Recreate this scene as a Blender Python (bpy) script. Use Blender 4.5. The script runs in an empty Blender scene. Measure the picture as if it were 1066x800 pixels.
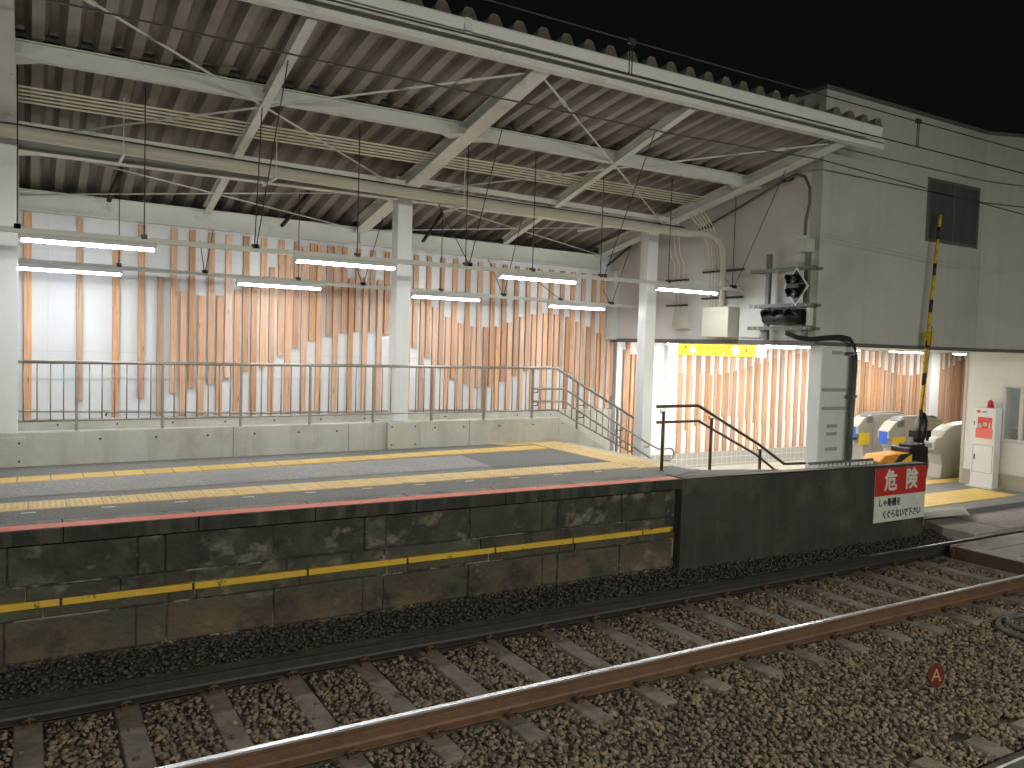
import bpy, bmesh, math, random
import numpy as np
from mathutils import Vector, Matrix
random.seed(7); rng = np.random.default_rng(7)
S = bpy.context.scene
C = S.collection

# ------------------------------------------------------------------ camera, world, lights, exposure
FPX, YAW, PITCH, ROLL, CAMZ = 843.335, 0.538924, -0.0470097, 0.0296772, 2.65
def _axes():
    f = Vector((math.sin(YAW)*math.cos(PITCH), math.cos(YAW)*math.cos(PITCH), math.sin(PITCH)))
    r0 = Vector((math.cos(YAW), -math.sin(YAW), 0)); u0 = r0.cross(f)
    r = math.cos(ROLL)*r0 + math.sin(ROLL)*u0
    return r, r.cross(f), f
RT, UP, FW = _axes()
cam = bpy.data.cameras.new('camera'); camo = bpy.data.objects.new('camera', cam); C.objects.link(camo)
cam.sensor_width = 36; cam.lens = FPX/1066*36; cam.clip_end = 500; cam.clip_start = 0.05
camo.matrix_world = Matrix(((RT.x, UP.x, -FW.x, 0), (RT.y, UP.y, -FW.y, 0), (RT.z, UP.z, -FW.z, CAMZ), (0, 0, 0, 1)))
S.camera = camo
W = bpy.data.worlds.new('World'); S.world = W; W.use_nodes = True
W.node_tree.nodes['Background'].inputs[0].default_value = (0.9, 1.0, 0.95, 1)
W.node_tree.nodes['Background'].inputs[1].default_value = 0.0016
S.view_settings.view_transform = 'Standard'; S.view_settings.look = 'None'
S.view_settings.exposure = 1.18; S.view_settings.gamma = 1
S.view_settings.use_curve_mapping = False
try:
    S.cycles.use_denoising = True; S.cycles.max_bounces = 7; S.cycles.diffuse_bounces = 4
    S.cycles.glossy_bounces = 3; S.cycles.sample_clamp_indirect = 6; S.cycles.use_light_tree = True
except Exception: pass
TUBE, CEIL, SIGN_E, BACK_W = 36, 66, 2.2, 74
# the fluorescent lamps of the platform the photographer stands on, behind the camera
for i, x in enumerate((-5.0, -1.5, 2.0, 5.5, 9.0, 12.5)):
    L = bpy.data.lights.new('platform_lamp_light', 'AREA'); L.shape = 'RECTANGLE'; L.size = 1.2; L.size_y = .1
    L.energy = BACK_W; L.color = (1, .985, .86)
    o = bpy.data.objects.new('platform_lamp_light', L); C.objects.link(o)
    o.location = (x, -2.2, 4.3)
    d = Vector((0, .62, -.78)); o.rotation_euler = d.to_track_quat('-Z', 'Y').to_euler()

# a photo pixel on a known real plane -> the point there (used only to read off real positions)
def ray(x, y): return (RT*((x-533)/FPX) - UP*((y-400)/FPX) + FW)
def onX(x, y, X): d = ray(x, y); t = X/d.x; return Vector((X, d.y*t, CAMZ+d.z*t))
def onY(x, y, Y): d = ray(x, y); t = Y/d.y; return Vector((d.x*t, Y, CAMZ+d.z*t))
def onZ(x, y, Z): d = ray(x, y); t = (Z-CAMZ)/d.z; return Vector((d.x*t, d.y*t, Z))
def zb(Y): return 5.60-.207*(Y-7.38)      # underside of the girders
def zd(Y): return 5.74-.142*(Y-7.05) if Y < 10.8 else 5.2075-.25*(Y-10.8)      # underside of the roof sheet
def onRoof(x, y, off=0.):
    d = ray(x, y); t = (5.74-off+.142*7.05-CAMZ)/(d.z+.142*d.y); return Vector((d.x*t, d.y*t, CAMZ+d.z*t))

# ------------------------------------------------------------------ materials
def M(name, c1, c2=None, scale=6., rough=.6, metal=0., bump=0., bscale=None, c3=None, s3=1.2, t3=(.45, .7), emit=0., island=0., spec=.5, coat=0., stretch=None):
    m = bpy.data.materials.new(name); m.use_nodes = True; nt = m.node_tree; n = nt.nodes; l = nt.links
    b = n['Principled BSDF']; b.inputs['Roughness'].default_value = rough; b.inputs['Metallic'].default_value = metal
    b.inputs['Specular IOR Level'].default_value = spec
    if coat: b.inputs['Coat Weight'].default_value = coat
    c1 = (*c1, 1); c2 = (*(c2 or c1[:3]), 1)
    tc = n.new('ShaderNodeTexCoord'); vec = tc.outputs['Object']
    geo = n.new('ShaderNodeNewGeometry'); vec = geo.outputs['Position']
    if stretch:
        mp = n.new('ShaderNodeMapping'); l.new(vec, mp.inputs[0]); mp.inputs['Scale'].default_value = stretch; vec = mp.outputs[0]
    nz = n.new('ShaderNodeTexNoise'); nz.inputs['Scale'].default_value = scale; nz.inputs['Detail'].default_value = 6; nz.inputs['Roughness'].default_value = .6
    l.new(vec, nz.inputs['Vector'])
    mr = n.new('ShaderNodeMapRange'); mr.inputs[1].default_value = .3; mr.inputs[2].default_value = .7; l.new(nz.outputs[0], mr.inputs[0])
    mx = n.new('ShaderNodeMix'); mx.data_type = 'RGBA'; mx.inputs[6].default_value = c1; mx.inputs[7].default_value = c2
    l.new(mr.outputs[0], mx.inputs[0]); col = mx.outputs[2]
    if c3:
        n3 = n.new('ShaderNodeTexNoise'); n3.inputs['Scale'].default_value = s3; n3.inputs['Detail'].default_value = 8; n3.inputs['Roughness'].default_value = .65; l.new(vec, n3.inputs['Vector'])
        r3 = n.new('ShaderNodeMapRange'); r3.inputs[1].default_value = t3[0]; r3.inputs[2].default_value = t3[1]; l.new(n3.outputs[0], r3.inputs[0])
        m3 = n.new('ShaderNodeMix'); m3.data_type = 'RGBA'; m3.inputs[7].default_value = (*c3, 1); l.new(col, m3.inputs[6]); l.new(r3.outputs[0], m3.inputs[0]); col = m3.outputs[2]
    if island:
        hv = n.new('ShaderNodeHueSaturation'); ri = n.new('ShaderNodeMapRange'); l.new(geo.outputs['Random Per Island'], ri.inputs[0])
        ri.inputs[3].default_value = 1-island; ri.inputs[4].default_value = 1+island; l.new(ri.outputs[0], hv.inputs['Value']); l.new(col, hv.inputs['Color']); col = hv.outputs[0]
    l.new(col, b.inputs['Base Color'])
    if bump:
        nb = n.new('ShaderNodeTexNoise'); nb.inputs['Scale'].default_value = bscale or scale*4; nb.inputs['Detail'].default_value = 5; l.new(vec, nb.inputs['Vector'])
        bp = n.new('ShaderNodeBump'); bp.inputs['Strength'].default_value = bump; bp.inputs['Distance'].default_value = .02; l.new(nb.outputs[0], bp.inputs['Height']); l.new(bp.outputs[0], b.inputs['Normal'])
    if emit:
        b.inputs['Emission Strength'].default_value = emit; l.new(col, b.inputs['Emission Color'])
    m['bsdf'] = 1
    return m
def grid_mat(name, c1, c2, sx, sz, gap, axis='x', rough=.5, bump=.3, jf=.55):
    """small tiles / panel joints, laid out in world metres"""
    m = M(name, c1, c2, 3., rough); nt = m.node_tree; n = nt.nodes; l = nt.links; b = n['Principled BSDF']
    src = b.inputs['Base Color'].links[0].from_socket
    geo = n.new('ShaderNodeNewGeometry'); sp = n.new('ShaderNodeSeparateXYZ'); l.new(geo.outputs['Position'], sp.inputs[0])
    def line(sock, step):
        a = n.new('ShaderNodeMath'); a.operation = 'DIVIDE'; a.inputs[1].default_value = step; l.new(sock, a.inputs[0])
        f = n.new('ShaderNodeMath'); f.operation = 'FRACT'; l.new(a.outputs[0], f.inputs[0])
        g = n.new('ShaderNodeMath'); g.operation = 'LESS_THAN'; g.inputs[1].default_value = gap/step; l.new(f.outputs[0], g.inputs[0]); return g.outputs[0]
    a = line(sp.outputs[0 if axis == 'x' else 1], sx); c = line(sp.outputs[2 if axis != 'f' else 1], sz)
    mxm = n.new('ShaderNodeMath'); mxm.operation = 'MAXIMUM'; l.new(a, mxm.inputs[0]); l.new(c, mxm.inputs[1])
    mx = n.new('ShaderNodeMix'); mx.data_type = 'RGBA'; l.new(mxm.outputs[0], mx.inputs[0]); l.new(src, mx.inputs[6]); mx.inputs[7].default_value = (*[v*jf for v in c1], 1) if bump >= 0 else (*[min(1, v*1.6) for v in c1], 1)
    l.new(mx.outputs[2], b.inputs['Base Color'])
    return m
def emis(name, col, s):
    m = bpy.data.materials.new(name); m.use_nodes = True; b = m.node_tree.nodes['Principled BSDF']
    b.inputs['Base Color'].default_value = (*col, 1); b.inputs['Emission Color'].default_value = (*col, 1); b.inputs['Emission Strength'].default_value = s
    return m
def glass(name, col, rough=.03, alpha=.3):
    m = bpy.data.materials.new(name); m.use_nodes = True; b = m.node_tree.nodes['Principled BSDF']
    b.inputs['Base Color'].default_value = (*col, 1); b.inputs['Roughness'].default_value = rough; b.inputs['Alpha'].default_value = alpha
    return m
mt = {}
mt['steel'] = M('painted_steel', (.66, .69, .645), (.60, .63, .58), 2.2, .42, c3=(.36, .36, .30), s3=3, t3=(.58, .8))
mt['steel2'] = M('painted_steel_column', (.70, .735, .74), (.66, .69, .69), 1.5, .32, c3=(.55, .56, .53), s3=2, t3=(.6, .85))
mt['sheet'] = M('roof_sheet', (.275, .258, .23), (.225, .208, .182), 1.3, .5, c3=(.15, .138, .12), s3=2.3, t3=(.55, .85), bump=.05)
mt['conduit'] = M('beige_conduit', (.78, .75, .60), (.70, .67, .52), 4, .45)
mt['ductm'] = M('beige_pipe', (.55, .545, .455), (.50, .49, .41), 3, .45)
mt['boxbeige'] = M('beige_box', (.50, .485, .40), (.46, .45, .38), 3, .45)
mt['white'] = M('white_wall_panel', (.66, .68, .71), (.62, .64, .67), .9, .8)
mt['whiteb'] = M('white_wall_bright', (.80, .80, .79), (.77, .77, .76), 1.2, .5)
mt['trim'] = M('white_trim', (.62, .63, .60), (.55, .56, .52), 3, .4)
mt['ceil'] = M('ceiling_board', (.8, .8, .78), (.76, .76, .74), 2, .6)
mt['lface'] = grid_mat('tile_cladding_side', (.57, .57, .545), (.54, .54, .515), .105, .055, .004, axis='y', jf=.86)
mt['rface'] = M('render_cladding_front', (.49, .50, .465), (.46, .47, .435), .6, .75, bump=.35, bscale=60, c3=(.34, .355, .305), s3=.35, t3=(.5, .8))
mt['cap'] = M('dark_parapet', (.10, .10, .095), (.13, .13, .12), 3, .5)
mt['otile'] = grid_mat('office_wall_tile', (.70, .71, .67), (.67, .68, .64), .30, .15, .006, axis='y', jf=.86)
mt['wtile'] = grid_mat('grey_wainscot_tile', (.40, .385, .36), (.36, .345, .32), .15, .15, .012, axis='x', bump=-1)
mt['obase'] = M('office_plinth', (.42, .39, .30), (.37, .34, .26), 5, .6, bump=.1)
mt['conc'] = M('concrete', (.50, .505, .45), (.44, .445, .39), 3, .8, bump=.25, bscale=50, c3=(.28, .275, .22), s3=1.6, t3=(.5, .8))
mt['concfoot'] = M('footing_concrete', (.50, .50, .44), (.44, .44, .38), 4, .8, bump=.25, bscale=50)
mt['cream'] = M('cream_floor', (.50, .46, .39), (.44, .41, .34), 4, .6)
mt['asph'] = M('asphalt', (.31, .30, .275), (.15, .145, .135), 38, .8, bump=.5, bscale=180, c3=(.16, .16, .15), s3=1.1, t3=(.5, .8))
mt['asphl'] = M('asphalt_worn', (.42, .405, .375), (.19, .185, .172), 42, .75, bump=.5, bscale=180, c3=(.25, .24, .23), s3=.8, t3=(.45, .7))
mt['asphd'] = M('asphalt_new', (.185, .18, .17), (.12, .118, .112), 40, .7, bump=.3, bscale=160, c3=(.15, .148, .14), s3=1.7, t3=(.55, .8))
mt['coping'] = M('coping_concrete', (.36, .345, .30), (.20, .192, .17), 30, .85, bump=.6, bscale=60, c3=(.10, .10, .085), s3=2.2, t3=(.45, .7))
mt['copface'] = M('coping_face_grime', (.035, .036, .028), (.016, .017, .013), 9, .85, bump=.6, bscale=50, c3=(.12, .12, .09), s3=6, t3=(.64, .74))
mt['ytile'] = M('yellow_tactile', (.80, .58, .27), (.70, .50, .22), 8, .55, island=.06, c3=(.36, .28, .15), s3=4, t3=(.58, .8))
mt['ytile2'] = M('yellow_tactile_line', (.80, .55, .18), (.70, .47, .15), 5, .55, island=.08, c3=(.36, .27, .12), s3=4, t3=(.6, .8))
mt['ytile3'] = M('yellow_tactile_dots', (.80, .55, .13), (.70, .48, .12), 8, .5, island=.05)
mt['red'] = M('red_edge_paint', (.88, .22, .14), (.78, .18, .115), 5, .6, c3=(.35, .14, .10), s3=9, t3=(.66, .76))
mt['wpaint'] = M('white_paint', (.72, .72, .68), (.6, .6, .56), 8, .5)
mt['ystrip'] = M('yellow_strip_paint', (.62, .40, .04), (.52, .33, .03), 6, .5, c3=(.07, .06, .03), s3=7, t3=(.60, .68))
mt['rail'] = M('rusty_rail_side', (.125, .066, .035), (.08, .043, .025), 7, .6, bump=.3, bscale=60)
mt['railb'] = M('oily_rail_side', (.018, .016, .015), (.03, .026, .022), 12, .6, bump=.2)
mt['railtop'] = M('polished_rail_head', (.95, .95, .96), (.85, .85, .87), 20, .38, 1.0)
mt['railtopd'] = M('rail_head_dull', (.42, .41, .40), (.14, .13, .12), 2, .34, 1.0)
mt['sleeper'] = M('concrete_sleeper', (.215, .185, .145), (.145, .123, .095), 10, .85, bump=.6, bscale=70, c3=(.07, .06, .042), s3=3, t3=(.45, .68), island=.22)
mt['clip'] = M('rail_clip_rust', (.10, .055, .03), (.05, .03, .02), 20, .7, bump=.3)
mt['stone'] = M('ballast_stone', (.175, .135, .09), (.115, .09, .062), 12, .85, island=.55, bump=.4, bscale=80, c3=(.17, .112, .068), s3=1.1, t3=(.5, .75))
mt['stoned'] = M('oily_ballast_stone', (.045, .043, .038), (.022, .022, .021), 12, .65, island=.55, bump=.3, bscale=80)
mt['ground'] = M('ballast_bed_dirt', (.075, .060, .042), (.05, .042, .03), 20, .95, bump=1., bscale=40)
mt['mesh_wood'] = None
mt['stain'] = M('stainless_pipe', (.36, .335, .30), (.28, .26, .235), 8, .38, .7)
mt['brownrail'] = M('brown_handrail', (.13, .085, .06), (.10, .065, .05), 8, .35, .4)
mt['galv'] = M('galvanised_steel', (.17, .175, .17), (.12, .125, .12), 12, .6, .3)
mt['dark'] = M('dark_metal', (.035, .033, .03), (.05, .047, .042), 12, .5, .5)
mt['rod'] = M('hanger_rod', (.055, .05, .045), (.08, .07, .06), 12, .5, .5)
mt['black'] = M('black_plastic', (.008, .008, .008), (.012, .012, .012), 10, .4)
mt['rubber'] = M('black_cable', (.02, .02, .02), (.03, .03, .03), 10, .5)
mt['dgrey'] = M('grey_hose', (.09, .095, .085), (.07, .075, .07), 10, .5)
mt['cabinet'] = M('white_cabinet_front', (.68, .70, .68), (.62, .64, .62), 2.5, .5, bump=.9, bscale=26)
mt['cabside'] = M('white_cabinet_side', (.74, .76, .75), (.70, .72, .71), 2, .4)
mt['gate'] = M('ticket_gate_beige', (.44, .42, .37), (.40, .385, .34), 3, .35)
mt['gatetop'] = M('ticket_gate_grey', (.17, .175, .18), (.14, .145, .15), 5, .4)
mt['yel'] = M('yellow_panel', (.90, .60, .02), (.86, .56, .02), 5, .4)
mt['blu'] = M('blue_panel', (.04, .13, .62), (.04, .11, .5), 5, .4)
mt['org'] = M('orange_cover', (.80, .33, .03), (.72, .30, .03), 5, .5)
mt['gyel'] = M('gate_arm_yellow', (.62, .42, .03), (.52, .36, .03), 8, .5)
mt['gblk'] = M('gate_arm_black', (.02, .02, .02), (.03, .03, .03), 8, .5)
mt['redm'] = M('sign_red', (.48, .025, .022), (.42, .022, .02), 6, .45)
mt['signw'] = M('sign_white', (.60, .63, .57), (.55, .58, .52), 6, .5, c3=(.34, .36, .31), s3=5, t3=(.55, .8))
mt['txtw'] = M('sign_lettering_white', (.62, .62, .56), None, 6, .5)
mt['txtb'] = M('sign_lettering_black', (.02, .02, .02), None, 6, .5)
mt['arrow'] = M('sign_arrow_grey', (.16, .14, .05), None, 6, .5)
mt['aedw'] = M('cabinet_white_paint', (.78, .79, .78), (.76, .77, .76), 3, .35)
mt['aedr'] = M('poster_red', (.78, .10, .09), (.70, .08, .08), 5, .4)
mt['aedo'] = M('poster_coral', (.85, .20, .16), (.80, .17, .14), 5, .4)
mt['lampred'] = M('red_beacon', (.62, .03, .08), (.5, .02, .06), 5, .2)
mt['marker'] = M('marker_red', (.10, .014, .010), (.075, .011, .009), 40, .6)
mt['markerl'] = M('marker_letter', (.42, .20, .09), None, 6, .6)
mt['roadcr'] = M('crossing_panel', (.38, .365, .33), (.27, .255, .23), 25, .8, bump=.5, bscale=80, c3=(.48, .46, .41), s3=3, t3=(.55, .75))
mt['floor'] = M('concourse_asphalt', (.24, .235, .225), (.20, .195, .19), 60, .7, bump=.25, bscale=120, c3=(.17, .168, .16), s3=.8, t3=(.5, .8))
mt['pane'] = glass('dark_window_glass', (.015, .017, .018), .08, .8)
mt['opane'] = glass('office_glass', (.05, .06, .06), .03, .12)
mt['winf'] = M('aluminium_frame', (.20, .21, .20), (.17, .18, .17), 6, .4, .4)
mt['winw'] = M('white_window_frame', (.62, .62, .60), (.58, .58, .56), 6, .4)
mt['officein'] = M('office_interior', (.50, .52, .50), (.42, .44, .42), 2, .8)
mt['curtain'] = M('dark_curtain', (.05, .052, .055), (.075, .078, .08), 3, .8, stretch=(9, 9, .4))
mt['tube'] = emis('lit_tube', (.965, .985, 1), TUBE)
mt['tubeside'] = emis('lit_tube_side', (.97, .99, 1), 34)
mt['ceiltube'] = emis('lit_ceiling_tube', (1, .985, .94), CEIL)
mt['ysign'] = emis('lit_yellow_sign', (1.0, .74, .05), .85)
mt['wsign'] = emis('lit_white_disc', (1, 1, .9), 1.3)

def wood():
    m = bpy.data.materials.new('cedar_slat'); m.use_nodes = True; nt = m.node_tree; n = nt.nodes; l = nt.links; b = n['Principled BSDF']
    oi = n.new('ShaderNodeObjectInfo'); geo = n.new('ShaderNodeNewGeometry'); mp = n.new('ShaderNodeMapping'); mp.inputs['Scale'].default_value = (30, 30, .9)
    ad = n.new('ShaderNodeVectorMath'); sc = n.new('ShaderNodeVectorMath'); sc.operation = 'SCALE'
    cx = n.new('ShaderNodeCombineXYZ'); l.new(oi.outputs['Random'], cx.inputs[0]); l.new(oi.outputs['Random'], cx.inputs[2]); l.new(cx.outputs[0], sc.inputs[0]); sc.inputs['Scale'].default_value = 40
    l.new(geo.outputs['Position'], ad.inputs[0]); l.new(sc.outputs[0], ad.inputs[1]); l.new(ad.outputs[0], mp.inputs[0])
    nz = n.new('ShaderNodeTexNoise'); nz.inputs['Scale'].default_value = 1.6; nz.inputs['Detail'].default_value = 7; nz.inputs['Distortion'].default_value = .8; l.new(mp.outputs[0], nz.inputs['Vector'])
    cr = n.new('ShaderNodeValToRGB'); e = cr.color_ramp.elements; e[0].position = .3; e[0].color = (.42, .205, .112, 1); e[1].position = .72; e[1].color = (.68, .425, .25, 1)
    l.new(nz.outputs[0], cr.inputs[0])
    # knots
    vo = n.new('ShaderNodeTexVoronoi'); vm = n.new('ShaderNodeMapping'); vm.inputs['Scale'].default_value = (9, 9, 2.2); l.new(ad.outputs[0], vm.inputs[0]); l.new(vm.outputs[0], vo.inputs['Vector']); vo.inputs['Scale'].default_value = 1
    kr = n.new('ShaderNodeMapRange'); kr.inputs[1].default_value = .05; kr.inputs[2].default_value = .13; kr.inputs[3].default_value = .75; kr.inputs[4].default_value = 0; l.new(vo.outputs['Distance'], kr.inputs[0])
    km = n.new('ShaderNodeMix'); km.data_type = 'RGBA'; km.inputs[7].default_value = (.20, .085, .04, 1); l.new(cr.outputs[0], km.inputs[6]); l.new(kr.outputs[0], km.inputs[0])
    hv = n.new('ShaderNodeHueSaturation'); l.new(km.outputs[2], hv.inputs['Color'])
    vr = n.new('ShaderNodeMapRange'); l.new(oi.outputs['Random'], vr.inputs[0]); vr.inputs[3].default_value = .72; vr.inputs[4].default_value = 1.18; l.new(vr.outputs[0], hv.inputs['Value'])
    wn = n.new('ShaderNodeTexWhiteNoise'); wn.noise_dimensions = '1D'; l.new(oi.outputs['Random'], wn.inputs['W'])
    sr = n.new('ShaderNodeMapRange'); l.new(wn.outputs['Value'], sr.inputs[0]); sr.inputs[3].default_value = .75; sr.inputs[4].default_value = 1.1; l.new(sr.outputs[0], hv.inputs['Saturation'])
    l.new(hv.outputs[0], b.inputs['Base Color']); b.inputs['Roughness'].default_value = .6
    return m
mt['wood'] = wood()

def blockwall():
    m = M('stone_block', (.048, .048, .037), (.024, .025, .020), 2.0, .85, bump=.9, bscale=22, island=.28)
    nt = m.node_tree; n = nt.nodes; l = nt.links; b = n['Principled BSDF']; src = b.inputs['Base Color'].links[0].from_socket
    geo = n.new('ShaderNodeNewGeometry')
    def layer(src, col, scale, lo, hi, zlo, zhi, mpz=1.):
        sp = n.new('ShaderNodeSeparateXYZ'); l.new(geo.outputs['Position'], sp.inputs[0])
        zr = n.new('ShaderNodeMapRange'); zr.inputs[1].default_value = zlo; zr.inputs[2].default_value = zhi; l.new(sp.outputs[2], zr.inputs[0])
        mp = n.new('ShaderNodeMapping'); mp.inputs['Scale'].default_value = (1, 1, mpz); l.new(geo.outputs['Position'], mp.inputs[0])
        nz = n.new('ShaderNodeTexNoise'); nz.inputs['Scale'].default_value = scale; nz.inputs['Detail'].default_value = 9; nz.inputs['Roughness'].default_value = .62; nz.inputs['Distortion'].default_value = .15; l.new(mp.outputs[0], nz.inputs['Vector'])
        r = n.new('ShaderNodeMapRange'); r.inputs[1].default_value = lo; r.inputs[2].default_value = hi; l.new(nz.outputs[0], r.inputs[0])
        mu = n.new('ShaderNodeMath'); mu.operation = 'MULTIPLY'; l.new(r.outputs[0], mu.inputs[0]); l.new(zr.outputs[0], mu.inputs[1])
        mx = n.new('ShaderNodeMix'); mx.data_type = 'RGBA'; l.new(mu.outputs[0], mx.inputs[0]); l.new(src, mx.inputs[6]); mx.inputs[7].default_value = (*col, 1); return mx.outputs[2]
    s = layer(src, (.125, .088, .048), 1.2, .28, .60, .62, .10)      # brown rust-stained lower courses
    s = layer(s, (.165, .15, .112), 3.4, .55, .66, -2, -1, 1.2)        # pale lime stains
    s = layer(s, (.07, .080, .045), 2.6, .48, .70, -2, -1)           # moss
    s = layer(s, (.016, .016, .014), 1.7, .52, .70, -2, -1)          # soot
    l.new(s, b.inputs['Base Color'])
    return m
mt['block'] = blockwall()
def streaks(name, col, amt):      # rain streaks running down a wall
    nt = mt[name].node_tree; n = nt.nodes; l = nt.links; b = n['Principled BSDF']; src = b.inputs['Base Color'].links[0].from_socket
    geo = n.new('ShaderNodeNewGeometry'); mp = n.new('ShaderNodeMapping'); mp.inputs['Scale'].default_value = (5, 5, .22); l.new(geo.outputs['Position'], mp.inputs[0])
    nz = n.new('ShaderNodeTexNoise'); nz.inputs['Scale'].default_value = 1.6; nz.inputs['Detail'].default_value = 7; l.new(mp.outputs[0], nz.inputs['Vector'])
    r_ = n.new('ShaderNodeMapRange'); r_.inputs[1].default_value = .48; r_.inputs[2].default_value = .75; r_.inputs[4].default_value = amt; l.new(nz.outputs[0], r_.inputs[0])
    mx = n.new('ShaderNodeMix'); mx.data_type = 'RGBA'; l.new(r_.outputs[0], mx.inputs[0]); l.new(src, mx.inputs[6]); mx.inputs[7].default_value = (*col, 1); l.new(mx.outputs[2], b.inputs['Base Color'])
mt['mortar'] = M('joint_mortar', (.02, .02, .016), (.035, .034, .027), 5, .9, bump=.6, bscale=50, c3=(.22, .20, .15), s3=2.2, t3=(.52, .60))
mt['plate'] = M('grey_name_plate', (.36, .36, .34), (.32, .32, .30), 9, .5)
mt['darkwall'] = M('dark_mossy_concrete', (.042, .042, .036), (.026, .027, .022), 2.2, .8, bump=.5, bscale=30, c3=(.095, .095, .055), s3=1.3, t3=(.52, .80))
mt['walltop'] = M('worn_wall_top', (.20, .19, .15), (.10, .10, .08), 8, .8, bump=.4)

streaks('rface', (.28, .285, .25), .16); streaks('conc', (.28, .275, .225), .38); streaks('concfoot', (.30, .295, .25), .35)
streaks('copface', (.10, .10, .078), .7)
streaks('darkwall', (.09, .088, .063), .28); streaks('steel2', (.50, .50, .45), .25)

# ------------------------------------------------------------------ mesh helpers
class MB:
    def __init__(s): s.v = []; s.f = []; s.mi = []; s.sm = []; s.st = []
    def add(s, vs, fs, mi=0, smooth=False):
        s.st.append((len(s.v), len(s.f))); o = len(s.v); s.v += [tuple(v) for v in vs]; s.f += [tuple(o+i for i in f) for f in fs]; s.mi += [mi]*len(fs); s.sm += [smooth]*len(fs); return s
    def box(s, a, b, mi=0):
        (x0, y0, z0), (x1, y1, z1) = a, b
        if x0 > x1: x0, x1 = x1, x0
        if y0 > y1: y0, y1 = y1, y0
        if z0 > z1: z0, z1 = z1, z0
        return s.add([(x0,y0,z0),(x1,y0,z0),(x1,y1,z0),(x0,y1,z0),(x0,y0,z1),(x1,y0,z1),(x1,y1,z1),(x0,y1,z1)],
                     [(0,3,2,1),(4,5,6,7),(0,1,5,4),(1,2,6,5),(2,3,7,6),(3,0,4,7)], mi)
    def prism(s, prof, d, mi=0):      # closed planar polygon (3D pts) extruded by vector d
        n = len(prof); p = [Vector(q) for q in prof]; d = Vector(d)
        nrm = Vector((0, 0, 0))
        for i in range(n): nrm += p[i].cross(p[(i+1) % n])
        if nrm.dot(d) > 0: p = p[::-1]
        return s.add(p+[q+d for q in p], [tuple(range(n)), tuple(range(2*n-1, n-1, -1))]+[(i, i+n, (i+1) % n+n, (i+1) % n) for i in range(n)], mi)
    def tube(s, pts, r, seg=8, mi=0, caps=True, smooth=True):
        pts = [Vector(p) for p in pts]; rings = []; n = len(pts); up = None
        for i, p in enumerate(pts):
            t = (pts[min(i+1, n-1)]-pts[max(i-1, 0)]).normalized()
            if up is None:
                up = Vector((0, 0, 1)) if abs(t.z) < .9 else Vector((1, 0, 0))
            a = t.cross(up).normalized(); up = a.cross(t).normalized(); 
            rr = r[i] if isinstance(r, (list, tuple)) else r
            rings.append([p+a*math.cos(2*math.pi*k/seg)*rr+up*math.sin(2*math.pi*k/seg)*rr for k in range(seg)])
        s.st.append((len(s.v), len(s.f))); o = len(s.v); s.v += [tuple(v) for R_ in rings for v in R_]
        for i in range(n-1):
            for k in range(seg):
                s.f.append((o+i*seg+k, o+i*seg+(k+1) % seg, o+(i+1)*seg+(k+1) % seg, o+(i+1)*seg+k)); s.mi.append(mi); s.sm.append(smooth)
        if caps:
            s.f.append(tuple(o+k for k in range(seg-1, -1, -1))); s.f.append(tuple(o+(n-1)*seg+k for k in range(seg))); s.mi += [mi, mi]; s.sm += [False, False]
        return s
    def bar(s, a, b, w, h, mi=0, up=(0, 0, 1)):   # rectangular bar from a to b, w sideways, h along up
        a = Vector(a); b = Vector(b); t = (b-a).normalized(); side = t.cross(Vector(up)).normalized(); u = side.cross(t).normalized()
        q = [side*w/2+u*h/2, -side*w/2+u*h/2, -side*w/2-u*h/2, side*w/2-u*h/2]
        return s.prism([a+k for k in q], b-a, mi)
    def hbeam(s, a, b, w, h, tf=.016, tw=.012, up=(0, 0, 1)):
        a = Vector(a); b = Vector(b); t = (b-a).normalized(); side = t.cross(Vector(up)).normalized(); u = side.cross(t).normalized()
        W, H, F, T = w/2, h/2, tf, tw/2
        pr = [(-W,-H),(W,-H),(W,-H+F),(T,-H+F),(T,H-F),(W,H-F),(W,H),(-W,H),(-W,H-F),(-T,H-F),(-T,-H+F),(-W,-H+F)]
        return s.prism([a+side*x+u*y for x, y in pr], b-a)
    def each(s, name, m, parent=None, bev=0, per=1):      # one object for every `per` shapes added
        st = s.st[::per]+[(len(s.v), len(s.f))]; out = []
        for (v0, f0), (v1, f1) in zip(st[:-1], st[1:]):
            q = MB(); q.v = s.v[v0:v1]; q.f = [tuple(i-v0 for i in f) for f in s.f[f0:f1]]; q.mi = s.mi[f0:f1]; q.sm = s.sm[f0:f1]; out.append(q.build(name, m, parent, bev))
        return out
    def build(s, name, m, parent=None, bev=0, loc=None):
        me = bpy.data.meshes.new(name)
        off = Vector(loc) if loc is not None else Vector((0, 0, 0))
        me.from_pydata([tuple(Vector(v)-off) for v in s.v], [], s.f)
        for k in (m if isinstance(m, (list, tuple)) else [m]): me.materials.append(mt[k] if isinstance(k, str) else k)
        me.polygons.foreach_set('material_index', s.mi); me.polygons.foreach_set('use_smooth', s.sm); me.update()
        o = bpy.data.objects.new(name, me); C.objects.link(o); o.location = off
        if parent is not None:
            o.parent = parent; o.location = off-parent_loc(parent)
        if bev:
            bm = o.modifiers.new('Bevel', 'BEVEL'); bm.width = bev; bm.segments = 2; bm.limit_method = 'ANGLE'; bm.angle_limit = math.radians(40)
        return o
def parent_loc(p):
    v = Vector(p.location)
    while p.parent: p = p.parent; v += Vector(p.location)
    return v
def thing(name, label, cat, loc=(0, 0, 0), group=None):
    o = bpy.data.objects.new(name, None); C.objects.link(o); o.location = loc; o.empty_display_size = .1
    return tag(o, label, cat, group)
def tag(o, label, cat, group=None):
    o['label'] = label; o['category'] = cat
    if group: o['group'] = group
    return o
def struct(o, kind='structure'): o['kind'] = kind; return o
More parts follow.
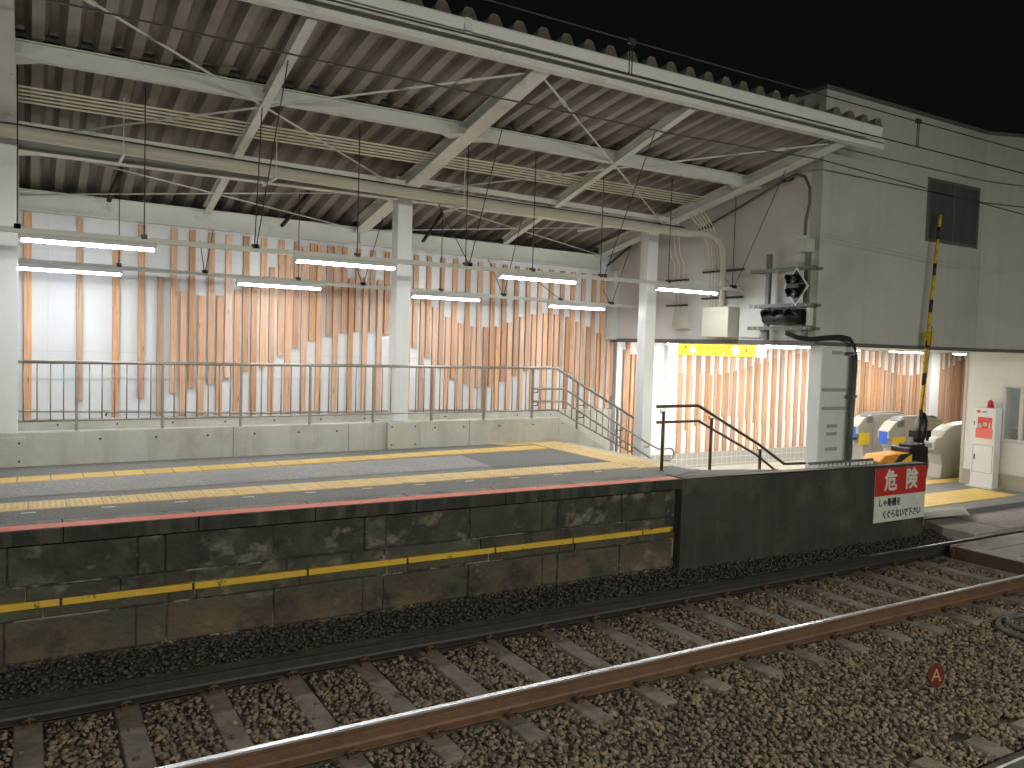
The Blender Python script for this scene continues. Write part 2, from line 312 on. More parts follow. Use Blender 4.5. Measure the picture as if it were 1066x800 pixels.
def text(name, s, size, m, parent, mat, ext=.002, bold=0., sx=1., align='CENTER'):
    """lettering turned into a mesh; mat = 4x4 placing the text plane"""
    cu = bpy.data.curves.new('t', 'FONT'); cu.body = s; cu.size = size; cu.extrude = ext; cu.align_x = align; cu.align_y = 'CENTER'; cu.resolution_u = 3
    t = bpy.data.objects.new('t', cu); C.objects.link(t)
    dg = bpy.context.evaluated_depsgraph_get(); me = bpy.data.meshes.new_from_object(t.evaluated_get(dg)); bpy.data.objects.remove(t)
    for v in me.vertices: v.co.x *= sx
    base = me
    if bold:
        bmm = bmesh.new()
        for i, (dx, dy) in enumerate(((0, 0), (1, 0), (-1, 0), (0, 1), (0, -1), (.7, .7), (-.7, .7), (.7, -.7), (-.7, -.7))):
            c_ = me.copy(); c_.transform(Matrix.Translation((dx*bold, dy*bold, .0002*i))); bmm.from_mesh(c_); bpy.data.meshes.remove(c_)
        bmm.to_mesh(me); bmm.free()
    me.transform(mat); me.transform(Matrix.Translation(-parent_loc(parent)))
    me.materials.clear(); me.materials.append(mt[m]); me.name = name
    o = bpy.data.objects.new(name, me); C.objects.link(o); o.parent = parent
    return o
def plane_mat(p, right, up):
    r = Vector(right).normalized(); u = Vector(up).normalized(); n = r.cross(u)
    return Matrix(((r.x, u.x, n.x, p[0]), (r.y, u.y, n.y, p[1]), (r.z, u.z, n.z, p[2]), (0, 0, 0, 1)))
def polysheet(mb, pts, z, th=0, mi=0):
    if th: mb.prism([(x, y, z) for x, y in pts], (0, 0, -th), mi)
    else: mb.add([(x, y, z) for x, y in pts], [tuple(range(len(pts)))], mi)
def arc(c, r, a0, a1, n, ax1, ax2):
    c = Vector(c); ax1 = Vector(ax1); ax2 = Vector(ax2)
    return [c+ax1*r*math.cos(a0+(a1-a0)*i/n)+ax2*r*math.sin(a0+(a1-a0)*i/n) for i in range(n+1)]

# ================================================================== GROUND
def gz(x, y):      # ballast surface
    z = -.20
    if y > 6.75: z = -.20+(min(y, 7.5)-6.75)/.75*.17
    if y < 4.9: z = -.195-.055*(4.9-y)/1.3 if y > 3.6 else -.26+.05*min(1, (3.6-y)/.3)
    if x > 7: z -= .03*min(1, (x-7)/4)
    return z
g = MB()
nx, ny = 90, 70
xs = np.linspace(-7, 15, nx); ys = np.linspace(-1.5, 7.6, ny)
vs = [(x, y, gz(x, y)-.03+.012*math.sin(x*7.3+y*3)*math.cos(y*9)) for y in ys for x in xs]
g.add(vs, [(j*nx+i, j*nx+i+1, (j+1)*nx+i+1, (j+1)*nx+i) for j in range(ny-1) for i in range(nx-1)])
struct(g.build('track_bed', 'ground'))
g = MB(); g.add([(-80, -60, -.42), (90, -60, -.42), (90, 90, -.42), (-80, 90, -.42)], [(0, 1, 2, 3)]); struct(g.build('ground', 'ground'))

# ballast stones: angular hulls scattered over the bed
def hull_shape(k):
    bm = bmesh.new()
    for i in range(11):
        d = Vector((random.gauss(0, 1), random.gauss(0, 1), random.gauss(0, 1))).normalized()*random.uniform(.75, 1.1)
        bm.verts.new((d.x*1.0, d.y*.78, d.z*.6))
    bmesh.ops.convex_hull(bm, input=bm.verts)
    bmesh.ops.delete(bm, geom=[v for v in bm.verts if not v.link_faces], context='VERTS')
    bm.verts.ensure_lookup_table(); v = np.array([x.co[:] for x in bm.verts]); bmesh.ops.triangulate(bm, faces=bm.faces)
    bm.verts.index_update(); f = np.array([[q.index for q in fc.verts] for fc in bm.faces]); bm.free(); return v, f
SH = [hull_shape(i) for i in range(14)]
def scatter(name, pts, m, r0=.018, r1=.041):
    V = []; F = []; o = 0
    for (x, y, z) in pts:
        v, f = SH[random.randrange(len(SH))]
        q = Matrix.Rotation(random.uniform(0, 6.28), 3, 'Z') @ Matrix.Rotation(random.gauss(0, .5), 3, 'X') @ Matrix.Rotation(random.gauss(0, .5), 3, 'Y')
        r = random.uniform(r0, r1)*random.uniform(.85, 1.2)
        V.append((v @ np.array(q).T)*r+np.array((x, y, z))); F.append(f+o); o += len(v)
    V = np.concatenate(V); F = np.concatenate(F); me = bpy.data.meshes.new(name)
    me.vertices.add(len(V)); me.vertices.foreach_set('co', V.ravel().astype(np.float32))
    me.loops.add(F.size); me.loops.foreach_set('vertex_index', F.ravel().astype(np.int32))
    me.polygons.add(len(F)); me.polygons.foreach_set('loop_start', np.arange(0, F.size, 3, dtype=np.int32)); me.update(calc_edges=True)
    me.materials.append(mt[m]); ob = bpy.data.objects.new(name, me); C.objects.link(ob); return struct(ob, 'stuff')
SL_W, SL_P, SL_0 = .20, .629, .01       # sleeper width, pitch, first centre
def on_sleeper(x, y, c0, half=1.0):
    k = round((x-SL_0)/SL_P); return abs(x-(SL_0+k*SL_P)) < SL_W/2*half
near_pts = []; dark_pts = []
d_ = .044
yy = 1.9
while yy < 7.5:
    xx = -2.2
    while xx < 13.4:
        x = xx+random.uniform(-.5, .5)*d_; y = yy+random.uniform(-.5, .5)*d_; xx += d_
        if x > 11.3 and 4.9 < y < 6.78: continue
        if x > 12.25 and y > 4.9: continue
        z = gz(x, y)+random.uniform(-.006, .012)
        if 4.80 < y < 6.98 and on_sleeper(x, y, 0, 1.0) and (random.random() > .035 or abs(y-5.23) < .15 or abs(y-6.7) < .15): continue
        if abs(y-5.23) < .065 or abs(y-6.70) < .065 or abs(y-2.795) < .06: continue
        if 4.72 < y < 7.22 and on_sleeper(x, y, 0, 1.15): z += .006
        if y < 3.45 and abs(x-6.05-round((x-6.05)/SL_P)*SL_P) < .10 and y > .8 and random.random() > .05: continue
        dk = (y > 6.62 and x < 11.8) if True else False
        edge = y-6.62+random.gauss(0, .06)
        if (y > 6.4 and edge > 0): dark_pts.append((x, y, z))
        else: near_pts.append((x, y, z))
    yy += d_*.92
scatter('ballast', near_pts, 'stone')
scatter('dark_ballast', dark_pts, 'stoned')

# ================================================================== TRACKS
def rail_mesh(y, x0, x1, parent, side, top, topz=0):
    pr = [(-.0635, -.165), (.0635, -.165), (.0635, -.153), (.015, -.138), (.008, -.12), (.008, -.05), (.030, -.036), (.0325, -.010), (.022, -.0005), (-.022, -.0005), (-.0325, -.010), (-.030, -.036), (-.008, -.05), (-.008, -.12), (-.015, -.138), (-.0635, -.153)]
    mb = MB(); xs = np.arange(x0, x1+.01, 1.0); n = len(pr)
    vs = [(x, y+a, z+topz) for x in xs for a, z in pr]; fs = []; mi = []
    for i in range(len(xs)-1):
        for k in range(n):
            fs.append((i*n+k, (i+1)*n+k, (i+1)*n+(k+1) % n, i*n+(k+1) % n)); mi.append(1 if k in (8, 9, 10 if False else 8) else 0)
    fs.append(tuple(range(n))); mi.append(0)
    mb.add(vs, fs); mb.mi = mi; 
    for k in range(len(fs)):
        if k % n == 8: mb.mi[k] = 1
        elif k % n == 7 or k % n == 9: mb.mi[k] = 1
    return mb.build('rail', [side, top], parent)
def sleeper_mesh(y0, y1, parent, x, rails, clips=True, z=-.168):
    mb = MB(); w = SL_W
    j = random.uniform(-.01, .01); dz = random.uniform(-.006, .004)
    prof = lambda yy, zz, ww: [(x+j-ww/2-.015, yy, zz-.14), (x+j+ww/2+.015, yy, zz-.14), (x+j+ww/2-.012, yy, zz-.008), (x+j+ww/2-.02, yy, zz), (x+j-ww/2+.02, yy, zz), (x+j-ww/2+.012, yy, zz-.008)]
    st = [y0, y0+.02, (y0+y1)/2-.35, (y0+y1)/2+.35, y1-.02, y1]; zs = [z-.01+dz, z+dz, z-.018+dz, z-.018+dz, z+dz, z-.01+dz]
    vs = []
    for a, b in zip(st, zs): vs += prof(a, b, w)
    fs = [(0, 1, 2, 3, 4, 5)[::1]]
    for i in range(len(st)-1):
        for k in range(6): fs.append((i*6+k, (i+1)*6+k, (i+1)*6+(k+1) % 6, i*6+(k+1) % 6))
    fs.append(tuple((len(st)-1)*6+k for k in range(5, -1, -1)))
    mb.add(vs, fs); o = mb.build('sleeper', 'sleeper', parent)
    if clips:
        for ry in rails:
            for s_ in (-1, 1):
                c = MB()
                yy = ry+s_*.095
                c.box((x-.035, yy-.028, z-.005), (x+.035, yy+.028, z+.018))
                c.tube([(x-.05, yy-s_*.012, z+.02), (x-.02, yy+s_*.02, z+.052), (x+.02, yy+s_*.02, z+.052), (x+.05, yy-s_*.012, z+.02)], .011, 6)
                c.tube([(x, yy, z), (x, yy, z+.065)], .012, 6)
                c.build('rail_clip', 'clip', o)
    return o
tr = thing('railway_track', 'railway track on concrete sleepers below the platform wall, one rail bright and one dark', 'railway track', (5, 5.97, 0))
o = rail_mesh(5.23, -6, 26, tr, 'rail', 'railtop'); o['label'] = 'rusty brown rail with a brightly polished head'
o = rail_mesh(6.70, -6, 26, tr, 'railb', 'railtopd'); o['label'] = 'black oily rail closest to the platform wall'
for k in range(-4, 19): sleeper_mesh(4.78, 7.2, tr, SL_0+k*SL_P, (5.23, 6.70))
# steel guards where the crossing panels begin
mb = MB(); X0 = 11.25
mb.prism([(X0-.02, 5.40, -.16), (X0+.5, 5.40, -.16), (X0+.5, 5.40, -.01), (X0+.28, 5.40, .0), (X0-.02, 5.40, -.05)], (0, .03, 0))
mb.prism([(X0-.02, 6.50, -.16), (X0+.5, 6.50, -.16), (X0+.5, 6.50, -.01), (X0+.10, 6.50, .0), (X0-.02, 6.50, -.05)], (0, .03, 0))
mb.prism([(X0+.03, 5.43, -.2), (X0+.06, 5.43, -.2), (X0+.06, 5.43, -.012), (X0+.03, 5.43, -.012)], (0, 1.07, 0))
mb.build('crossing_end_guard', 'clip', tr)

tr2 = thing('railway_track', 'second track with only its far rail and sleeper ends showing at the lower right corner', 'railway track', (6, 2.05, 0))
rail_mesh(2.795, -6, 26, tr2, 'dgrey', 'railtopd'); rail_mesh(1.30, -6, 26, tr2, 'dgrey', 'railtopd')
for k in range(-4, 10): sleeper_mesh(.80, 3.30, tr2, 6.05+k*SL_P, (2.795,), z=-.175)

# ================================================================== CROSSING ROAD + CONCOURSE FLOOR
mb = MB()
mb.box((11.32, 5.32, -.15), (26, 6.60, -.004))
for i in range(3): pass
struct(mb.build('crossing_road', 'roadcr', bev=.008))
mb = MB(); mb.prism([(12.3, 6.80, -.2), (26, 6.80, -.2), (26, 7.75, -.2), (12.55, 7.75, -.2), (12.3, 7.3, -.2)], (0, 0, .215)); struct(mb.build('crossing_road', 'roadcr', bev=.008))
mb = MB(); mb.box((11.9, 2.93, -.15), (26, 5.14, -.004)); struct(mb.build('crossing_road', 'roadcr', bev=.008))
# joints between the crossing panels
mb = MB()
for x in np.arange(13.2, 25, 1.6): mb.box((x, 6.81, .0155), (x+.02, 7.74, .018)); mb.box((x, 5.33, -.0035), (x+.02, 6.59, -.001))
for y in (5.75, 6.17): mb.box((11.56, y, -.0035), (25.9, y+.015, -.0015))
struct(mb.build('panel_joints', 'gblk'))
fl = MB(); fl.prism([(9.6, 7.62, -.3), (12.0, 7.62, -.3), (12.05, 7.755, -.3), (26, 7.755, -.3), (26, 13.3, -.3), (9.6, 13.3, -.3)], (0, 0, .40))
floor = struct(fl.build('concourse_floor', 'floor', bev=.01))
mb = MB(); polysheet(mb, [(12.02, 7.56), (13.3, 7.45), (13.9, 7.9), (12.05, 8.2)], .106, .0); struct(mb.build('concrete_patch', 'roadcr'))
mb = MB(); mb.box((9.62, 9.96, .101), (16.2, 13.09, .108)); struct(mb.build('paving', 'cream'))
# tactile strips on the concourse floor
def tiles(mb, x0, x1, y0f, y1f, z, step=.3, dots=0, gap=.006, h=.008, rows=1, jitter=.0):
    """square tactile tiles along x between the lines y0f(x), y1f(x); raised dots / bars on each"""
    x = x0
    while x < x1-.01:
        xe = min(x+step, x1)
        for r in range(rows):
            def yy(xx, t): return y0f(xx)+(y1f(xx)-y0f(xx))*t
            t0, t1 = r/rows, (r+1)/rows; dz = random.uniform(0, .0015)
            a = [(x+gap/2, yy(x, t0)+gap/2), (xe-gap/2, yy(xe, t0)+gap/2), (xe-gap/2, yy(xe, t1)-gap/2), (x+gap/2, yy(x, t1)-gap/2)]
            mb.prism([(p[0], p[1], z) for p in a], (0, 0, h+dz))
            if dots:
                for i in range(dots):
                    for j in range(dots):
                        u = (i+.5)/dots; v = (j+.5)/dots
                        px_ = a[0][0]+(a[1][0]-a[0][0])*u; py_ = a[0][1]*(1-u)*(1-v)+a[1][1]*u*(1-v)+a[2][1]*u*v+a[3][1]*(1-u)*v
                        R_ = .014; zt = z+h+dz
                        mb.add([(px_-R_, py_-R_, zt), (px_+R_, py_-R_, zt), (px_+R_, py_+R_, zt), (px_-R_, py_+R_, zt), (px_-R_*.5, py_-R_*.5, zt+.005), (px_+R_*.5, py_-R_*.5, zt+.005), (px_+R_*.5, py_+R_*.5, zt+.005), (px_-R_*.5, py_+R_*.5, zt+.005)],
                               [(0, 1, 5, 4), (1, 2, 6, 5), (2, 3, 7, 6), (3, 0, 4, 7), (4, 5, 6, 7)])
        x += step
mb = MB(); tiles(mb, 12.2, 16.1, lambda x: 8.15, lambda x: 8.95, .10, .3, 5, rows=2); struct(mb.build('tactile_paving', 'ytile3'))
mb = MB(); tiles(mb, 13.0, 19.0, lambda x: 9.62, lambda x: 9.92, .10, .3, 0); struct(mb.build('tactile_paving', 'ytile3'))

# ================================================================== PLATFORM
PZ = 1.08
pl = MB()
X1 = 7.55
pl.prism([(-7, 7.75, -.3), (6.93, 7.75, -.3), (X1, 7.75, -.3), (X1, 13.1, -.3), (-7, 13.1, -.3)], (0, 0, PZ+.3))
plat = struct(pl.build('platform', 'asph'))
mb = MB(); x = -7.0
while x < 6.8:
    xe = min(x+1.035, 6.9); mb.box((x+.003, 7.39, .955), (xe-.003, 7.748, PZ)); x += 1.035
o = mb.build('coping', ['coping', 'copface'], plat, bev=.006)
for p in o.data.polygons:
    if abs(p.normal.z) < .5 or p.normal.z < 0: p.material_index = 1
mb = MB(); mb.add([(-7, 7.398, PZ+.004), (6.86, 7.398, PZ+.004), (6.86, 7.575, PZ+.004), (-7, 7.575, PZ+.004)], [(0, 1, 2, 3)]); mb.build('red_edge_line', 'red', plat)
# surface patches
mb = MB(); polysheet(mb, [(-7, 8.66), (5.15, 9.06), (5.25, 10.12), (-7, 9.35)], PZ+.004); mb.build('worn_asphalt', 'asphl', plat)
mb = MB(); polysheet(mb, [(5.15, 8.95), (6.88, 9.0), (6.9, 10.25), (5.25, 10.15)], PZ+.006); mb.build('asphalt_patch', 'asphd', plat)
mb = MB(); polysheet(mb, [(6.95, 7.56), (7.545, 7.9), (7.545, 8.2), (6.95, 8.2)], PZ+.004); mb.build('asphalt_patch', 'asphd', plat)
f0 = lambda x: 8.222+.016*x; f1 = lambda x: 8.60+.036*x
mb = MB(); tiles(mb, -6.3, 6.93, f0, f1, PZ, .3, 6, gap=.008); mb.build('tactile_paving', 'ytile', plat)
h0 = lambda x: 9.77+.088*x; h1 = lambda x: 10.12+.096*x
mb = MB(); tiles(mb, -6.3, 6.9, h0, h1, PZ, .31, 0, gap=.010); mb.build('tactile_paving', 'ytile2', plat)
mb = MB(); tiles(mb, 6.94, 7.54, lambda x: 8.25, lambda x: 11.15, PZ+.001, .3, 5, gap=.006, rows=10); mb.build('tactile_paving', 'ytile', plat)
mb = MB(); polysheet(mb, [(6.5, 10.85), (6.94, 10.9), (6.94, 11.18), (6.2, 11.18)], PZ+.006); mb.build('yellow_marking', 'ytile2', plat)
for k in range(-3, 12):
    x = -.055+k*.622; mb = MB(); mb.add([(x, 8.07+.02*x, PZ+.005), (x+.115, 8.07+.02*x, PZ+.005), (x+.115, 8.108+.02*x, PZ+.005), (x, 8.108+.02*x, PZ+.005)], [(0, 1, 2, 3)]); mb.build('white_mark', 'wpaint', plat)
# block wall under the coping
mb = MB()
ju = [7, 143, 172, 284, 379, 401, 488, 563, 579, 645, 700]
UX = [onY(p, 540, 7.5).x for p in ju]; UX = [-7, -6.0, -5.75, -4.7, -4.4, -3.4, -3.1, -2.1, -1.85, -.95, -.75]+UX
def course(xs, z0, z1, jit=.012, prob_short=0):
    for a, b in zip(xs[:-1], xs[1:]):
        if b-a < .05: continue
        dy = random.uniform(-.016, .012); g_ = random.uniform(.002, .006)
        dzt = random.uniform(-.006, .004)
        mb.box((a+g_, 7.475+dy, z0+g_), (b-g_, 7.74, z1-g_+dzt))
LX = [x+.02*math.sin(i*5) for i, x in enumerate(UX)]
course(UX, .60, .952); course([x+.13*((i*7) % 3-1) for i, x in enumerate(UX)], .475, .60)
course([x+.25 for x in UX][:-1]+[6.86], .33, .475); course(LX, -.02, .33); course([-7]+[x+.3 for x in UX[::2]]+[6.86], -.35, -.02)
pw = mb.build('retaining_wall', 'block', plat, bev=.014)
mb = MB(); mb.box((-7, 7.488, -.35), (6.88, 7.745, .95)); mb.build('wall_mortar', 'mortar', plat)
mb = MB(); x = -6.9
while x < 6.6:
    xe = min(x+1.02, 6.84); mb.box((x, 7.45, .425), (xe-.02, 7.50, .482)); x += 1.02
mb.each('yellow_strip', 'ystrip', plat, bev=.004)

# dark concrete wall between the stairs and the track
dw = MB(); pr = []
dw.prism([(6.90, 7.39, -.35), (11.93, 7.39, -.35), (11.93, 7.39, 1.005), (11.90, 7.39, 1.03), (8.8, 7.39, 1.045), (6.90, 7.39, 1.075)], (0, .17, 0))
cw = thing('concrete_wall', 'low dark mossy concrete wall carrying the red warning sign, along the track past the platform', 'wall', (9.4, 7.45, -.1))
dw.build('wall', 'darkwall', cw, bev=.012)
mb = MB(); mb.prism([(6.93, 7.395, 1.079), (11.89, 7.395, 1.034), (11.89, 7.555, 1.034), (6.93, 7.555, 1.079)][::1], (0, 0, .004)); mb.build('worn_top', 'walltop', cw)
mb = MB(); mb.prism([(6.93, 7.56, .6), (8.8, 7.56, .6), (8.3, 7.75, .6), (X1, 7.95, .6), (X1-.02, 7.95, .6), (6.93, 7.75, .6)], (0, 0, .474)); mb.build('corner_slab', 'asphd', cw)

# danger sign on the wall
sg = thing('danger_sign', 'red and white warning board with large white characters fixed to the dark wall', 'sign', (11.3, 7.36, .6))
a = onY(911, 488, 7.375); b = onY(966, 482, 7.375); c_ = onY(909, 547, 7.375); 
sx0, sx1, sz1, sz0 = 10.66, 11.90, 1.005, .20
mb = MB(); mb.box((sx0, 7.372, sz0), (sx1, 7.384, sz1)); mb.build('board', 'signw', sg, bev=.003)
zm = sz0+(sz1-sz0)*.49
mb = MB(); mb.box((sx0, 7.368, zm), (sx1, 7.3715, sz1)); mb.build('red_field', 'redm', sg)
text('lettering', '危', .33, 'txtw', sg, plane_mat((sx0+.36, 7.366, (zm+sz1)/2), (1, 0, 0), (0, 0, 1)), bold=.0095, sx=.92)
text('lettering', '険', .33, 'txtw', sg, plane_mat((sx0+.87, 7.366, (zm+sz1)/2), (1, 0, 0), (0, 0, 1)), bold=.0095, sx=.92)
text('lettering', 'しゃ断機を', .135, 'txtb', sg, plane_mat((sx0+.09, 7.368, sz0+.285), (1, 0, 0), (0, 0, 1)), bold=.0014, sx=.80, align='LEFT')
text('lettering', 'くぐらないで下さい', .135, 'txtb', sg, plane_mat((sx0+.19, 7.368, sz0+.105), (1, 0, 0), (0, 0, 1)), bold=.0014, sx=.78, align='LEFT')

# stairs down from the platform end
st = thing('stairs', 'cream steps leading down from the platform end to the concourse', 'stairs', (8.5, 9.4, .1))
for k in range(6):
    x = X1+.04+k*.32; z = PZ-.163*(k+1)
    mb = MB(); mb.box((x, 7.98, -.25), (x+.32, 11.0, z)); mb.build('step', 'cream', st, bev=.006)
mb = MB(); mb.box((X1+.001, 7.97, .0), (X1+.18, 11.0, PZ-.002)); mb.build('nosing', 'cream', st, bev=.004)
mb = MB(); mb.prism([(X1+.05, 7.76, -.25), (9.8, 7.76, -.25), (9.8, 7.76, .16), (X1+.18, 7.76, PZ-.01), (X1+.05, 7.76, PZ-.01)], (0, .2, 0)); mb.build('string_wall', 'conc', st, bev=.01)

# ================================================================== KERB WALLS AND RAMP BEHIND PLATFORM
kb = thing('concrete_kerb_wall', 'grey concrete kerb with round tie holes carrying the steel railing', 'wall', (3.8, 11.2, PZ))
def kb_y(x): return 10.93+.033*x
mb = MB()
mb.prism([(-7, kb_y(-7), .3), (7.62, kb_y(7.62), .3), (7.62, kb_y(7.62), 1.475), (-7, kb_y(-7), 1.475)], (0, .2, 0))
mb.prism([(7.62, kb_y(7.62), .3), (8.9, kb_y(8.9), .3), (8.9, kb_y(8.9), .80), (7.62, kb_y(7.62), 1.475)], (0, .2, 0))
mb.build('wall', 'conc', kb, bev=.008)
mb = MB()
for x in (-.6, .75, 1.38, 2.0, 2.6, 3.2, 3.75, 5.3, 5.8, 6.45, 7.1, 7.7):
    yk = kb_y(x); mb.tube([(x, yk-.003, 1.375), (x, yk+.02, 1.375)], .014, 10)
mb.each('tie_hole', 'dark', kb)
mb = MB()
for x in (2.32, 3.92, 5.0+.9): mb.box((x, kb_y(x)-.002, PZ), (x+.006, kb_y(x)+.01, 1.475))
mb.each('joint', 'dark', kb)
mb = MB(); mb.prism([(-7, 11.0, 1.36), (8.0, 11.3, 1.17), (8.0, 13.0, 1.17), (-7, 13.0, 1.36)], (0, 0, -.1)); struct(mb.build('ramp', 'cream'))
bk = thing('concrete_plinth', 'pale concrete plinth at the foot of the slatted wall', 'wall', (3, 12.95, 1.1))
mb = MB(); mb.box((-7, 12.9, .05), (10.05, 13.09, 1.44)); mb.build('wall', 'conc', bk, bev=.008)
mb = MB()
for i in range(14): x = -.4+i*.75; mb.tube([(x, 12.896, 1.36), (x, 12.91, 1.36)], .014, 8)
mb.each('tie_hole', 'dark', bk)

# ================================================================== SLATTED BACK WALL
YW = 13.1
bw = thing('slatted_wall', 'white panelled wall behind the platform with a wave of upright wooden slats', 'wall', (5, YW, 1.4))
mb = MB(); mb.box((-7, YW, .0), (10.09, YW+.2, 4.50)); mb.build('panel', 'white', bw)
mb = MB()
for p in (46, 165, 205): pass
for x in (.23, 1.15, 2.07, 2.98, 3.9, 4.8, 5.7, 6.6, 7.5, 8.4, 9.3): mb.box((x, YW-.006, 1.44), (x+.010, YW-.001, 4.30))
mb.box((-7, YW-.006, 2.38), (10.1, YW-.001, 2.39)); mb.box((-7, YW-.006, 3.8), (10.1, YW-.001, 3.81))
mb.each('panel_joint', 'trim', bw)
YS = YW-.07
def slat(parent, x, z0, z1, w=.088, d=.055, y=None):
    y = YW if y is None else y
    w *= random.uniform(.93, 1.06); mb = MB(); mb.box((x-w/2, y-d, z0), (x+w/2, y-.007, z1)); return mb.build('slat', 'wood', parent, bev=.003, loc=(x, y-d/2, (z0+z1)/2))
S4 = lambda cx, cy: (cx/2.994, 200+cy/2.994)
S5 = lambda cx, cy: (356+cx/2.994, 250+cy/2.994)
BOT = 1.445
def ztop(px_): 
    y = 220+(px_-29)*.1097; return onY(px_, y+1, YS).z
A4 = [(87, 695), (250, 655), (443, 645), (545, 628), (602, 612), (662, 600), (715, 580), (770, 560), (825, 550), (880, 510), (928, 487), (978, 465), (1030, 450)]
B4 = [(363, 180), (502, 265), (573, 308), (630, 323), (687, 323), (742, 305), (795, 290), (851, 235), (903, 190), (953, 172), (1000, 165), (1052, 160)]
A5 = [(12, 290), (54, 285), (100, 287), (145, 295), (190, 310), (235, 335), (275, 365), (317, 400), (357, 430), (397, 450), (435, 460), (475, 457), (512, 442), (550, 425), (586, 410), (622, 398), (657, 392), (692, 395), (725, 415), (757, 438), (790, 460), (818, 478), (850, 488)]
B5 = [(32, 120), (77, 118), (122, 125), (167, 140), (212, 160), (255, 185), (293, 210), (333, 240), (373, 260), (413, 270), (452, 272), (490, 270), (526, 258), (565, 240), (602, 232), (637, 228), (672, 232), (707, 240), (739, 255), (772, 270), (805, 290), (835, 310)]
for (lst, conv, kind) in ((A4, S4, 'A'), (B4, S4, 'B'), (A5, S5, 'A'), (B5, S5, 'B')):
    for cx, cy in lst:
        p = conv(cx, cy); w = onY(p[0], p[1], YS)
        if kind == 'A':
            yt = 220+(p[0]-29)*.1097; w = onY(p[0]+.024*(yt+12-p[1])*-1*0, p[1], YS); xt = onY(p[0], yt+6, YS).x; slat(bw, xt, BOT if cy > 690 and conv is S4 else max(w.z, BOT), ztop(p[0]))
        else: slat(bw, w.x, BOT, min(w.z, ztop(p[0])))
# railing (two rails) fixed low on the wall by the ramp
hr = thing('wall_handrail', 'low tubular handrail along the foot of the slatted wall', 'handrail', (3, 12.8, 1.4))
mb = MB(); mb.tube([(-6, 12.72, 1.60), (-.1, 12.72, 1.58), (3.2, 12.72, 1.50), (7.0, 12.72, 1.49)], .018, 8); mb.build('rail', 'stain', hr)
mb = MB()
for x in (-2, .95, 3.4, 5.4): mb.tube([(x, 12.72, 1.53), (x, 12.80, 1.49), (x, 12.9, 1.49)], .01, 6)
mb.each('bracket', 'dark', hr)

# ================================================================== PLATFORM RAILING
rl = thing('platform_railing', 'long stainless railing with upright bars on the concrete kerb, sloping down beside the stairs', 'railing', (4, 11.1, 1.475))
px_posts = [-.46, .50, 1.46, 2.43, 3.37, 4.31, 5.26, 6.18, 7.09]
def ry(x): return 11.02+.025*x
topz = 2.295; lowz = 1.60
mb = MB(); mb.tube([(-6.5, ry(-6.5), topz), (7.55, ry(7.55), topz+.005)]+[(9.28, ry(9.28), 1.43)], .021, 10); mb.build('top_rail', 'stain', rl)
mb = MB(); mb.tube([(-6.5, ry(-6.5), lowz), (7.58, ry(7.58), lowz)]+[(9.28, ry(9.28), .80)], .014, 8); mb.build('bottom_rail', 'stain', rl)
for i in range(-6, 9):
    x = .50+.942*(i-1) if i < 1 else px_posts[i]
    if x < -6.4: continue
    mb = MB(); mb.bar((x, ry(x), 1.47), (x, ry(x), topz-.01), .03, .045, up=(0, 1, 0)); mb.build('post', 'stain', rl, bev=.004)
for x, z0, z1 in ((8.02, 1.22, 2.07), (8.9, .75, 1.62)):
    mb = MB(); mb.bar((x, ry(x), z0), (x, ry(x), z1), .03, .045, up=(0, 1, 0)); mb.build('post', 'stain', rl, bev=.004)
posts = [-1.4]+px_posts
nb = 0
for a, b in zip(posts[:-1], posts[1:]):
    for k in range(1, 7):
        x = a+(b-a)*k/7; mb = MB(); mb.tube([(x, ry(x), lowz), (x, ry(x), topz)], .0085, 6); mb.build('baluster', 'stain', rl); nb += 1
x = 7.09+.135
while x < 9.25:
    if abs(x-8.02) > .05 and abs(x-8.9) > .05:
        zt = topz if x < 7.55 else topz-(x-7.55)*.50; zl = lowz if x < 7.58 else lowz-(x-7.58)*.47
        mb = MB(); mb.tube([(x, ry(x), zl), (x, ry(x), zt)], .0085, 6); mb.build('baluster', 'stain', rl)
    x += .135
sh = thing('stair_handrail', 'double silver handrail with looped ends beside the stairs under the railing', 'handrail', (8.4, 11.1, 1.0))
yh = 11.08
up_ = [(7.03, yh, 1.965), (7.64, yh, 1.965), (9.28, yh, 1.095), (9.93, yh, .755), (10.05, yh, .70), (10.5, yh, .72)]
lo_ = [(7.03, yh, 1.76), (7.65, yh, 1.755), (9.28, yh, .90), (9.72, yh, .66), (10.05, yh, .52), (10.5, yh, .52)]
up_ = [(7.03, yh, 1.965), (7.64, yh, 1.965), (9.45, yh, 1.005), (9.75, yh, .87), (10.0, yh, .88)]
lo_ = [(7.03, yh, 1.76), (7.65, yh, 1.755), (9.40, yh, .80), (9.66, yh, .67), (10.0, yh, .66)]
mb = MB(); mb.tube(up_, .018, 8); mb.build('rail', 'stain', sh); mb = MB(); mb.tube(lo_, .018, 8); mb.build('rail', 'stain', sh)
mb = MB(); mb.tube(arc((10.0, yh, .77), .11, math.pi/2, -math.pi/2, 8, (1, 0, 0), (0, 0, 1)), .018, 8); mb.build('end_loop', 'stain', sh)
for x in (7.12, 8.05, 8.9, 9.5):
    z = 1.965 if x < 7.64 else 1.965-(x-7.64)*.53
    mb = MB(); mb.tube([(x, yh, z), (x, yh-.0, z-.06), (x-.0, ry(x)+.04, z-.08)], .007, 6); mb.build('bracket', 'dark', sh); mb = MB(); mb.tube([(x, yh, z-.21), (x, yh, z-.27), (x, ry(x)+.04, z-.29)], .007, 6); mb.build('bracket', 'dark', sh)

